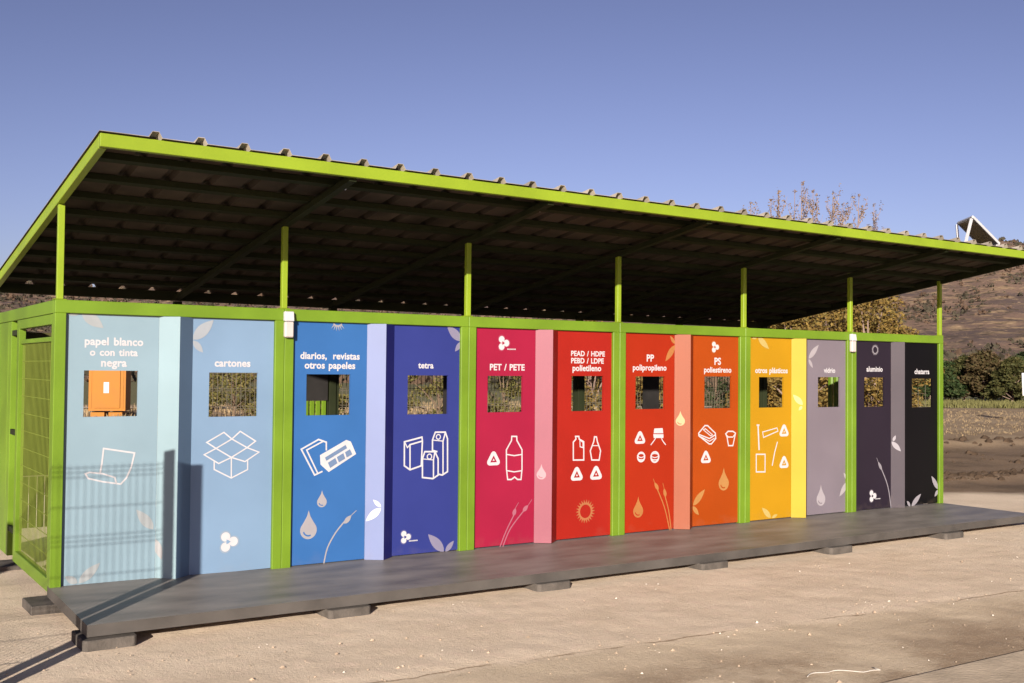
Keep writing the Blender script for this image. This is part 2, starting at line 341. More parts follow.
DEP = bpy.context.evaluated_depsgraph_get
def text_mesh(s, P, cx, zb, width, off, hscale=1.0):
    cu = bpy.data.curves.new('lettering', 'FONT'); cu.body = s; cu.size = 1; cu.offset = .030; cu.space_word = 2.3 if ',' in s else 1.35
    cu.align_x = 'CENTER'; cu.space_character = 1.02; cu.resolution_u = 3
    o = bpy.data.objects.new('lettering', cu); COL.objects.link(o)
    bpy.context.view_layer.update()
    me = bpy.data.meshes.new_from_object(o.evaluated_get(DEP()))
    COL.objects.unlink(o); bpy.data.objects.remove(o); bpy.data.curves.remove(cu)
    xs = [q.co.x for q in me.vertices]; x0, x1 = min(xs), max(xs); k = width / (x1 - x0)
    V_ = [uvw(P, cx + (q.co.x - (x0 + x1) / 2) * k, zb + q.co.y * k * hscale, off) for q in me.vertices]
    F_ = [tuple(p.vertices) for p in me.polygons]
    bpy.data.meshes.remove(me)
    return V_, F_

def graphics(key, parent, P, base, tints):
    """turns the measured list of one panel into its prints, each leaf, drop, pictogram and line of lettering a part of its own"""
    Mt = {'W': WHITE, 'G': tints[1]}
    pieces = []                    # [name, material, Print, bounding box]
    def bb(pts): 
        return [min(p_[0] for p_ in pts), min(p_[1] for p_ in pts), max(p_[0] for p_ in pts), max(p_[1] for p_ in pts)]
    def new(name, m, pts, pad=0.0, join=True):
        q = bb(pts); q = [q[0] - pad, q[1] - pad, q[2] + pad, q[3] + pad]
        hit = [e for e in pieces if join and e[0] == name and e[1] is m and e[3][0] < q[2] and e[3][2] > q[0] and e[3][1] < q[3] and e[3][3] > q[1]]
        if hit:
            e = hit[0]
            for o in hit[1:]:
                n_ = len(e[2].v); e[2].v += o[2].v; e[2].f += [tuple(n_ + i_ for i_ in f_) for f_ in o[2].f]; e[2].mi += o[2].mi; e[2].t = max(e[2].t, o[2].t)
                e[3] = [min(e[3][0], o[3][0]), min(e[3][1], o[3][1]), max(e[3][2], o[3][2]), max(e[3][3], o[3][3])]; pieces.remove(o)
            e[3] = [min(e[3][0], q[0]), min(e[3][1], q[1]), max(e[3][2], q[2]), max(e[3][3], q[3])]
            e[2].m = 0; return e[2]
        pr_ = Print(P, .0016); pieces.append([name, m, pr_, q]); return pr_
    zt = HT - .101
    for d in DECALS[key]:
        k = d[0]
        if k == 'text':
            V_, F_ = text_mesh(d[1], P, d[2], d[3], d[4], .0016)
            # one part per word: the widest gaps between letters part the words
            par = list(range(len(V_)))
            def root(a):
                while par[a] != a: par[a] = par[par[a]]; a = par[a]
                return a
            for f_ in F_:
                for a in f_[1:]: par[root(a)] = root(f_[0])
            ax_ = P[1]; xs_ = [q.dot(ax_) for q in V_]; span = {}
            for a in range(len(V_)):
                r_ = root(a); lo_, hi_ = span.get(r_, (9e9, -9e9)); span[r_] = (min(lo_, xs_[a]), max(hi_, xs_[a]))
            runs = []
            for lo_, hi_ in sorted(span.values()):
                if runs and lo_ <= runs[-1][1] + 1e-5: runs[-1][1] = max(runs[-1][1], hi_)
                else: runs.append([lo_, hi_])
            gaps = sorted(range(1, len(runs)), key=lambda q: runs[q - 1][1] - runs[q][0])[:len(d[1].split()) - 1]
            cuts = sorted((runs[q - 1][1] + runs[q][0]) / 2 for q in gaps) + [9e9]
            done = -9e9
            for cut in cuts:
                l_ = MB(); remap = {}
                for f_ in F_:
                    c_ = sum(xs_[a] for a in f_) / len(f_)
                    if not done < c_ <= cut: continue
                    for a in f_:
                        if a not in remap: remap[a] = len(l_.v); l_.v.append(tuple(V_[a]))
                    l_.f.append(tuple(remap[a] for a in f_)); l_.mi.append(0)
                done = cut
                if l_.f: l_.build('lettering', WHITE, parent)
        elif k == 'small':
            a, e = d[1], d[2]; nn = 7; w = (e[0] - a[0]) / nn; pr_ = new('emblem', WHITE, [a, e], .03)
            for q in range(nn): pr_.face([(a[0] + w * q, a[1]), (a[0] + w * (q + .72), a[1]), (a[0] + w * (q + .72), a[1] + .011), (a[0] + w * q, a[1] + .011)])
            pr_.bumpup()
        elif k == 'leaf': new('leaf_print', WHITE if d[4] == 'W' else tints[0], [d[1], d[2]], .006).leaf(d[1], d[2], d[3])
        elif k == 'drop':
            pr_ = new('drop_print', WHITE if d[4] == 'W' else tints[0], [(d[1], d[2]), (d[1], d[3])], .02)
            x_, cz, r = pr_.drop(d[1], d[2], d[3]); pr_.m = 1
            arc = [(x_ + r * .62 * math.cos(a), cz + r * .62 * math.sin(a)) for a in [math.radians(200 + 15 * q) for q in range(7)]]
            pr_.t += .0015; pr_.line(arc, r * .16)
        elif k == 'line': new('pictogram', WHITE, d[1], .012).line(d[1], max(d[2], .008), d[3])
        elif k == 'poly':
            pr_ = new('pictogram', WHITE, d[1], .008); pr_.m = 2 if d[2] == 'G' else 0; pr_.bumpup()
            pr_.face(d[1], .0012 if d[2] == 'G' else 0); pr_.bumpup()
        elif k == 'circ': new('pictogram', WHITE, [d[1], (d[1][0] + .01, d[1][1] + .01)], .01).ring(d[1], d[2] - d[3] / 2, d[2] + d[3] / 2, 18)
        elif k == 'tri':
            pr_ = new('recycling_mark', WHITE, [d[1], (d[1][0] + .001, d[1][1] + .001)], .02)
            pr_.face(tri_pts(d[1], d[2] * 1.06)); pr_.t += .0015; pr_.m = 1
            c = (d[1][0], d[1][1] - d[2] * .05); r = d[2] * .66
            q = [(c[0] + r * math.cos(math.radians(90 + 120 * t)), c[1] + r * math.sin(math.radians(90 + 120 * t))) for t in range(3)]
            ri = r * .34
            qi = [(c[0] + ri * math.cos(math.radians(90 + 120 * t)), c[1] + ri * math.sin(math.radians(90 + 120 * t))) for t in range(3)]
            for t in range(3): pr_.face([q[t], q[(t + 1) % 3], qi[(t + 1) % 3], qi[t]])
        elif k == 'emblem':
            c, r = d[1], d[2]; pr_ = new('emblem', WHITE, [(c[0] - r, c[1] - r), (c[0] + r, c[1] + r)], .03)
            pr_.m = 2
            for a in (115, 0, 245): pr_.disc((c[0] + r * .98 * math.cos(math.radians(a)), c[1] + r * .98 * math.sin(math.radians(a))), r * .92)
            pr_.m = 0
            for a in (115, 0, 245): pr_.disc((c[0] + r * .88 * math.cos(math.radians(a)), c[1] + r * .88 * math.sin(math.radians(a))), r * .74)
            q = [(c[0] + r * .48 * math.cos(math.radians(a)), c[1] + r * .48 * math.sin(math.radians(a))) for a in (0, 120, 240)]
            pr_.m = 1; pr_.t += .0012; pr_.face(q); pr_.bumpup()
        elif k == 'sun':
            c, ri, ro = d[1], d[2], d[3]
            pr_ = new('sun_print', tints[0], [(c[0] - ro, c[1] - ro), (c[0] + ro, c[1] + ro)], 0); n = 22
            for q in range(40):
                a, b_ = 2 * math.pi * q / 40, 2 * math.pi * (q + 1) / 40
                pts = [(c[0] + rr * math.cos(t), c[1] + rr * math.sin(t)) for rr, t in ((ri * .86, a), (ri * 1.12, a), (ri * 1.12, b_), (ri * .86, b_))]
                if all(p_[1] < zt for p_ in pts): pr_.face(pts)
            pr_.bumpup()
            for q in range(n):
                a = 2 * math.pi * q / n
                pts = [(c[0] + ri * 1.10 * math.cos(a - .11), c[1] + ri * 1.10 * math.sin(a - .11)), (c[0] + ri * 1.10 * math.cos(a + .11), c[1] + ri * 1.10 * math.sin(a + .11)), (c[0] + ro * math.cos(a + .02), c[1] + ro * math.sin(a + .02))]
                if all(p_[1] < zt for p_ in pts): pr_.face(pts)
        elif k == 'stalk':
            pts = [Vector(q) for q in d[1]]
            fine = []
            for i in range(len(pts) - 1):
                p0 = pts[max(i - 1, 0)]; p1 = pts[i]; p2 = pts[i + 1]; p3 = pts[min(i + 2, len(pts) - 1)]
                for s_ in range(4):
                    t = s_ / 4
                    fine.append(tuple(.5 * ((2 * p1) + (p2 - p0) * t + (2 * p0 - 5 * p1 + 4 * p2 - p3) * t * t + (3 * p1 - p0 - 3 * p2 + p3) * t ** 3)))
            fine.append(tuple(pts[-1]))
            pr_ = new('stalk_print', tints[0], fine, 0, False)
            pr_.line(fine, max(d[5], .010)); pr_.leaf(d[2], d[3], .042); pr_.line([d[3], d[4]], .006)
    for name, m, pr_, q in pieces: pr_.build(name, [m, base, tints[1]], parent, normals=False)


#        key        panel colour    tint colour     wall label
PANELS = [
 ('papel',    (180, 210, 225), (206, 212, 214), 'pale blue panel lettered papel blanco o con tinta negra'),
 ('cartones', (160, 194, 229), (203, 210, 218), 'pale blue panel lettered cartones'),
 ('diarios',  (72, 133, 208), (206, 200, 204), 'mid blue panel lettered diarios, revistas, otros papeles'),
 ('tetra',    (66, 77, 164), (172, 165, 195), 'indigo panel lettered tetra'),
 ('pet',      (200, 42, 80), (216, 130, 150), 'crimson panel lettered PET / PETE'),
 ('pead',     (205, 48, 35), (222, 140, 90), 'red panel lettered PEAD / HDPE'),
 ('pp',       (207, 58, 25), (226, 150, 85), 'orange red panel lettered PP polipropileno'),
 ('ps',       (212, 90, 22), (230, 165, 95), 'orange panel lettered PS poliestireno'),
 ('otros',    (235, 175, 32), (243, 215, 130), 'amber panel lettered otros plásticos'),
 ('vidrio',   (160, 148, 158), (215, 205, 210), 'mauve grey panel lettered vidrio'),
 ('aluminio', (56, 46, 60), (185, 178, 185), 'dark plum panel lettered aluminio'),
 ('chatarra', (17, 15, 19), (195, 188, 195), 'black panel lettered chatarra'),
]
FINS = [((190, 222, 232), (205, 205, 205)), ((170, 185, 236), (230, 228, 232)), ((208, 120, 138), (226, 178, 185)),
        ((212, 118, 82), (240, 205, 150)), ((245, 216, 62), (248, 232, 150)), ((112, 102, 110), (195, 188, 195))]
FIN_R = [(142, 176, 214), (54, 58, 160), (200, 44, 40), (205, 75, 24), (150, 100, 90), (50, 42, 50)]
YP = .03                                           # printed face of the panels
for i, (key, col, tint, lab) in enumerate(PANELS):
    bay = i // 2
    x0 = bay * BAY + (.081 if i % 2 == 0 else 1.011)
    x1 = bay * BAY + (.750 if i % 2 == 0 else BAY - .081)
    z0, z1 = .012, HT - .097
    hx0, hx1, hz0, hz1 = [d for d in DECALS[key] if d[0] == 'hole'][0][1:]
    base = painted('panel_' + key, rgb(*col, KP))
    tm = mat('print_' + key, rgb(*tint, KP), .5, .25, .05, 9)
    mid = tuple((a + b_) // 2 for a, b_ in zip(col, tint))
    tg = mat('print_shade_' + key, rgb(*mid, KP), .5, .25, .04, 9)
    b = MB()
    for y, s in ((YP, 0), (YP + .022, 0)):
        o = [(x0, y, z0), (x1, y, z0), (x1, y, z1), (x0, y, z1)]
        h = [(hx0, y, hz0), (hx1, y, hz0), (hx1, y, hz1), (hx0, y, hz1)]
        for k in range(4):
            j = (k + 1) % 4
            q = [o[k], o[j], h[j], h[k]]
            b.quad(*(q if y == YP else q[::-1]))
    def side(pa):
        for k in range(4):
            j = (k + 1) % 4
            a, c_ = pa[k], pa[j]
            b.quad((a[0], YP, a[1]), (a[0], YP + .022, a[1]), (c_[0], YP + .022, c_[1]), (c_[0], YP, c_[1]))
    side([(x0, z0), (x1, z0), (x1, z1), (x0, z1)])
    side([(hx0, hz0), (hx0, hz1), (hx1, hz1), (hx1, hz0)])
    p_ = b.build('sorting_panel', base, station, normals=False)
    tag(p_, lab)
    graphics(key, p_, (Vector((0, YP, 0)), Vector((1, 0, 0)), Vector((0, -1, 0))), base, (tm, tg))
for i, ((cl, ct), cr) in enumerate(zip(FINS, FIN_R)):
    x0 = i * BAY + .751; z0, z1 = .004, HT - .097
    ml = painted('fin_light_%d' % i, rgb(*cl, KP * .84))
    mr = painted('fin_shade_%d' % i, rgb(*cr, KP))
    b = MB()
    A, R_, C_ = (x0, YP), (x0 + .13, YP - .10), (x0 + .26, YP)
    b.quad((*A, z0), (*R_, z0), (*R_, z1), (*A, z1))
    b.m = 1; b.quad((*R_, z0), (*C_, z0), (*C_, z1), (*R_, z1))
    b.m = 0; b.quad((*A, z1), (*R_, z1), (*C_, z1)); b.quad((*C_, z0), (*R_, z0), (*A, z0)); b.quad((*C_, z0), (*A, z0), (*A, z1), (*C_, z1))
    fo = b.build('angled_divider', [ml, mr], station, normals=False)
    tm = mat('print_fin_%d' % i, rgb(*ct, KP), .5, .25, .05, 9)
    ax = Vector((.13, -.10, 0)).normalized(); nn = Vector((-.10, -.13, 0)).normalized()
    graphics('p%d' % i, fo, (Vector((x0, YP, 0)), ax, nn), ml, (tm, ml))

# ---- welded mesh on the ends and the back, back posts, partitions
def wire_screen(name, parent, axis, c, a0, a1, z0, z1, dv, dh, r, m, double=0.0):
    b = MB()
    n = int((a1 - a0) / dv)
    for k in range(1, n):
        a = a0 + (a1 - a0) * k / n
        p0 = (c, a, z0) if axis == 'y' else (a, c, z0); p1 = (c, a, z1) if axis == 'y' else (a, c, z1)
        b.bar(p0, p1, 2 * r, 2 * r)
    n = max(1, int(round((z1 - z0) / dh)))
    for k in range(1, n):
        for o in ((0,) if not double else (-double, double)):
            z = z0 + (z1 - z0) * k / n + o; cc = c + 2.2 * r
            p0 = (cc, a0, z) if axis == 'y' else (a0, cc, z); p1 = (cc, a1, z) if axis == 'y' else (a1, cc, z)
            b.bar(p0, p1, 2 * r, 2 * r)
    return b.build(name, m, parent, normals=False)
WIRE_G = mat('green_wire', rgb(152, 168, 66, .40), .5, .3, .1, 6)
WIRE_D = mat('dull_wire', (.10, .085, .06, 1), .6, .3, .1, 6)
for X in (0.0, LEN):
    sg = 1 if X == 0 else -1
    xa, xb = (X + .004, X + .058) if sg > 0 else (X - .058, X - .004)
    b = MB()
    b.box(xa, xb, .082, .135, -.02, 2.0); b.box(xa, xb, 1.50, 1.60, -.02, 2.0)
    b.box(xa, xb, .136, 1.499, -.02, .075); b.box(xa, xb, .136, 1.499, 1.925, 2.0)
    b.box(xa - .003, xb + .003, .082, 3.0, 2.004, HT)
    b.box(xa + .010, xb - .010, .136, 1.499, 1.80, 1.835)
    fr = b.build('end_frame', GREEN, station, bevel=.003)
    wire_screen('mesh_screen', fr, 'y', X + sg * .03, .136, 1.499, .075, 1.80, .050 if sg > 0 else .10, .15, .0022, WIRE_G if sg > 0 else WIRE_D)
    if sg < 0: continue
    b = MB()
    b.box(xa, xb, 1.88, 2.02, -.02, 2.0); b.box(xa, xb, 2.03, 2.95, -.02, 2.0)
    dl = b.build('end_door', GREEN, station, bevel=.003)
    for z in (.22, 1.05, 1.9):
        b = MB(); b.box(X + sg * .02 - .012, X + sg * .02 + .012, 1.60, 1.88, z - .022, z + .022); b.build('hinge', GREEN_DARK, dl)
for i in range(1, 7):
    x = min(max(i * BAY, .06), LEN - .06)
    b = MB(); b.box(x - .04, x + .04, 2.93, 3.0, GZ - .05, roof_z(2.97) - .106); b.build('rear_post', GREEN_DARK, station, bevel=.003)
for i in range(1, 6):
    x0, x1 = max(i * BAY, .06) + .042, min((i + 1) * BAY, LEN - .06) - .042
    b = MB(); b.box(x0, x1, 2.95, 2.99, .0, .05); b.box(x0, x1, 2.95, 2.99, 1.95, 2.0)
    b.box(x0, x0 + .04, 2.95, 2.99, .051, 1.949); b.box(x1 - .04, x1, 2.95, 2.99, .051, 1.949)
    g = b.build('rear_gate', GREEN_DARK, station)
    wire_screen('mesh_screen', g, 'x', 2.97, x0 + .04, x1 - .04, .05, 1.95, .05, .19, .0026, WIRE_D, .012)
for xa, xb in ((3.08, 3.43), (4.93, 5.17), (8.06, 8.34)):       # sheets in the rear gates coloured dark for roof shade, one green and ribbed below
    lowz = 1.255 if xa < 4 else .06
    b = MB(); b.box(xa, xb, 2.925, 2.945, lowz + .004, 1.94); b.build('rear_board', SHADED_BOARD, station)
    if xa > 4: continue
    b = MB(); n = 5; w = (xb - xa) / n
    for k in range(n):
        x = xa + k * w
        b.prism([(x + .004, 2.945, .06), (x + w * .2, 2.925, .06), (x + w * .7, 2.925, .06), (x + w - .004, 2.945, .06)], (0, 0, lowz - .06))
    b.build('rear_sheet', GREEN, station)
b = MB(); b.box(.07, .63, 2.93, 2.95, .56, 1.94); b.build('rear_board', OLIVE_BOARD, station)
b = MB()
for k in range(8):
    x = .07 + k * .07
    b.prism([(x + .004, 2.945, .06), (x + .014, 2.925, .06), (x + .05, 2.925, .06), (x + .066, 2.945, .06)], (0, 0, .49))
b.build('rear_sheet', GREEN, station)
b = MB()
for k in range(4):
    y = 1.42 + k * .096; x = LEN - .03
    b.prism([(x, y, .05), (x - .022, y + .02, .05), (x - .022, y + .066, .05), (x, y + .09, .05)], (0, 0, 1.87))
b.build('end_sheet', GREEN, station)
# ---- lamp boxes on the frame
for x, lab in ((1.771, 'small white bulkhead box on the frame between the cartones and diarios panels'),
               (8.722, 'small white bulkhead box on the frame between the vidrio and aluminio panels')):
    e = empty('bulkhead_box', (x, 0, 1.97), lab, 'lamp', 'bulkhead boxes on the green uprights')
    b = MB(); b.box(x - .037, x + .037, -.046, -.001, 1.868, 1.995); b.build('housing', mat('housing_plastic', (.42, .36, .34, 1), .45, .4, .05, 9), e, bevel=.008)
    b = MB(); b.prism([(x - .039, -.054, 1.998), (x - .039, -.001, 1.998), (x - .039, -.001, 2.078), (x - .039, -.042, 2.078)], (.078, 0, 0)); b.build('cover', STEELW, e, bevel=.006)

# ---- solar panel standing on the roof
so = empty('solar_panel', (9.9, -.8, roof_z(-.8) + .05), 'small tilted solar panel on white legs at the far end of the ribbed roof', 'solar panel')
SOLAR_B, SOLAR_C, SOLAR_A = Vector((9.580, -1.0, 3.409)), Vector((10.085, -1.0, 3.145)), Vector((10.00, -.53, 3.425))
SOLAR_D = SOLAR_A + SOLAR_C - SOLAR_B
nrm = (SOLAR_A - SOLAR_B).cross(SOLAR_C - SOLAR_B).normalized()
if nrm.z < 0: nrm = -nrm
b = MB(); b.prism([SOLAR_A, SOLAR_B, SOLAR_C, SOLAR_D], nrm * .012); b.build('cell_sheet', mat('solar_cells', (.02, .022, .035, 1), .25, .5, .1, 8), so)
b = MB()
for p0, p1 in ((SOLAR_A, SOLAR_B), (SOLAR_B, SOLAR_C), (SOLAR_C, SOLAR_D), (SOLAR_D, SOLAR_A)):
    b.bar(p0 + nrm * .006, p1 + nrm * .006, .024, .024, nrm)
b.build('rim', STEELW, so)
for top, foot in ((SOLAR_B, Vector((9.42, -.99, roof_z(-.99)))), (SOLAR_A, Vector((9.93, -.60, roof_z(-.60))))):
    b = MB(); b.bar(top - nrm * .02, foot, .024, .024); b.build('leg', STEELW, so)
b = MB()
for q in (SOLAR_C, SOLAR_D): b.bar(q - nrm * .012, (q.x, q.y, roof_z(q.y)), .03, .03)
b.build('foot_bracket', STEELW, so)

# ---- deck and footings
b = MB()
dx = [0, .5, 1.0, 1.75, 3.5, 5.25, 7.0, 8.75, LEN + .02]; db = [.030, .026, .020, .006, 0, 0, 0, 0, 0]; df = [.004, .003, .001, -.002, -.006, -.008, -.004, 0, 0]
for a in range(len(dx)):
    b.v += [(dx[a], -1.2, df[a]), (dx[a], .08, db[a]), (dx[a], .08, db[a] - .075), (dx[a], -1.2, df[a] - .075)]
for a in range(len(dx) - 1):
    for k in range(4):
        m_ = (k + 1) % 4; b.f.append((4 * a + k, 4 * a + m_, 4 * a + 4 + m_, 4 * a + 4 + k)); b.mi.append(1 if k == 3 else 0)
b.f.append((3, 2, 1, 0)); b.mi.append(1); e_ = 4 * (len(dx) - 1); b.f.append((e_, e_ + 1, e_ + 2, e_ + 3)); b.mi.append(0)
dk = b.build('deck', [DECK, DECK_EDGE], None)
tag(dk, 'long low grey painted deck along the foot of the coloured panels', 'deck')
FOOT = [(.13, 'below the near left corner of the deck'), (1.77, 'below the green upright left of the mid blue panel'),
        (3.56, 'below the green upright left of the crimson panel'), (5.33, 'below the green upright between red and orange red panels'),
        (7.03, 'below the green upright left of the amber panel'), (8.86, 'below the green upright left of the plum panel')]
for i, (x, w) in enumerate(FOOT):
    b = MB(); hw = .165; z1 = -.079
    y0, y1 = -1.265, -.92
    q = [(x - hw, y0 + .02), (x - hw + .02, y0), (x + hw - .02, y0), (x + hw, y0 + .02), (x + hw, y1), (x - hw, y1)]
    b.prism([(a, c_, GZ - .12) for a, c_ in q], (0, 0, z1 - GZ + .12 ))
    o = b.build('concrete_footing', CONC, None, bevel=.006)
    tag(o, 'grey concrete footing block ' + w, 'footing', 'footing blocks under the deck')
for (x, y, w) in ((-.01, .10, 'under the left corner upright'), (-.03, 2.0, 'under the rear left end door')):
    b = MB(); b.box(x - .12, x + .2, y - .17, y + .2, GZ - .1, -.105 if y > 1 else -.079)
    o = b.build('concrete_footing', CONC, None, bevel=.006); tag(o, 'grey concrete footing block ' + w, 'footing', 'footing blocks under the deck')

# ------------------------------------------------------------------ the site round the station
CAM = Vector((-1.55517, -8.29275, 1.62563))
SUNV = Vector((.669, .743, 0))

# ---- welded mesh fence that ends in a pair of posts, left of the picture (its shadow falls on the pale blue panel)
fe = empty('mesh_fence', (-1.28, -2.41, GZ), 'grey welded mesh fence ending in a pair of flat posts left of the deck', 'fence')
FENCE_M = mat('fence_coating', (.12, .13, .12, 1), .5, .3, .1, 8)
for dx, hw, ht in ((-.035, .0555, 1.90), (.121, .064, 1.80)):
    b = MB(); b.box(-1.28 + dx - hw, -1.28 + dx + hw, -2.416, -2.404, GZ - .2, ht); b.build('post', FENCE_M, fe, bevel=.003)
for xq in (-3.85,):
    b = MB(); b.box(xq - .031, xq + .031, -2.441, -2.379, GZ - .2, 1.90); b.build('post', FENCE_M, fe, bevel=.003)
b = MB()
x0, x1 = -3.81, -1.38
n = int((x1 - x0) / .052)
for k in range(n + 1):
    x = x0 + (x1 - x0) * k / n; b.bar((x, -2.41, GZ + .06), (x, -2.41, 1.835), .0028)
for z in (1.81, 1.775, 1.74, 1.52, 1.31, 1.275, 1.24, 1.02, .80, .765, .73, .50, .28, .10):
    b.bar((x0, -2.4045, z), (x1, -2.4045, z), .0042)
b.build('wire_panel', FENCE_M, fe, normals=False)

# ---- ground
def vnoise(x, y, s, seed):
    """smooth value noise on arrays"""
    x = x / s; y = y / s
    xi = np.floor(x).astype(int); yi = np.floor(y).astype(int); fx = x - xi; fy = y - yi
    fx = fx * fx * (3 - 2 * fx); fy = fy * fy * (3 - 2 * fy)
    def h(a, b_):
        n = (a * 374761393 + b_ * 668265263 + seed * 974711) & 0x7fffffff
        n = ((n ^ (n >> 13)) * 1274126177) & 0x7fffffff
        return ((n ^ (n >> 16)) & 0xffff) / 65535.0
    return (h(xi, yi) * (1 - fx) + h(xi + 1, yi) * fx) * (1 - fy) + (h(xi, yi + 1) * (1 - fx) + h(xi + 1, yi + 1) * fx) * fy
def ledge(x): return -2.66 - .088 * x + .05 * math.sin(1.3 * x)
def spaced(breaks):
    out = []
    for a, b_, s in breaks: out += list(np.arange(a, b_, s))
    return np.array(out)
gx = spaced([(-900, -100, 80), (-100, -12, 6), (-12, -4, .5), (-4, 8, .04), (8, 16, .09), (16, 40, .5), (40, 120, 5), (120, 1001, 80)])
gy = spaced([(-300, -30, 30), (-30, -6, 2), (-6, .4, .035), (.4, 8, .10), (8, 30, .4), (30, 110, 4), (110, 1001, 80)])
XX, YY = np.meshgrid(gx, gy)
near = np.clip(1 - (np.hypot(XX - 4, YY + 1) - 14) / 14, 0, 1)
ZZ = GZ + near * ((vnoise(XX, YY, 1.7, 1) - .5) * .014 + (vnoise(XX, YY, .33, 2) - .5) * .005 + (vnoise(XX, YY, .13, 3) - .5) * .005 + (vnoise(XX, YY, .07, 4) - .5) * .003)
led = -2.66 - .088 * XX + .04 * np.sin(1.3 * XX) + (vnoise(XX, YY * 0, .35, 9) - .5) * .10
d = YY - led
step = np.clip(d / .07, 0, 1)
ZZ += near * (YY < 3) * ((step - 1) * .003 - .000 * np.exp(-(d / .03) ** 2) * (vnoise(XX, YY * 0, .6, 5) > .45) + .002 * np.exp(-((d - .17) / .10) ** 2) * vnoise(XX, YY, .25, 6))
# two low ridges of turned earth out in the field
for (cy, k, wd, hh, xa) in ((7.9, -.10, .55, .26, 15.0), (2.7, -.055, .42, .15, 12.2), (4.9, -.08, .7, .10, 15.5)):
    cc = cy + k * (XX - 20) if cy > 3.5 else cy + k * (XX - 14) * 3.0
    prof_ = np.exp(-((YY - cc) / wd) ** 2) * np.clip((XX - xa) / 1.2, 0, 1) * np.clip((60 - XX) / 15, 0, 1)
    ZZ += prof_ * hh * .5 * (.45 + .9 * vnoise(XX, YY, .55, 11))
nx, ny = len(gx), len(gy)
V_ = np.stack([XX.ravel(), YY.ravel(), ZZ.ravel()], 1)
idx = np.arange(nx * ny).reshape(ny, nx)
F_ = np.stack([idx[:-1, :-1].ravel(), idx[:-1, 1:].ravel(), idx[1:, 1:].ravel(), idx[1:, :-1].ravel()], 1)
me = bpy.data.meshes.new('ground')
me.vertices.add(len(V_)); me.vertices.foreach_set('co', V_.ravel())
me.loops.add(F_.size); me.loops.foreach_set('vertex_index', F_.ravel())
me.polygons.add(len(F_)); me.polygons.foreach_set('loop_start', np.arange(0, F_.size, 4))
me.update(calc_edges=True); me.polygons.foreach_set('use_smooth', [True] * len(F_))

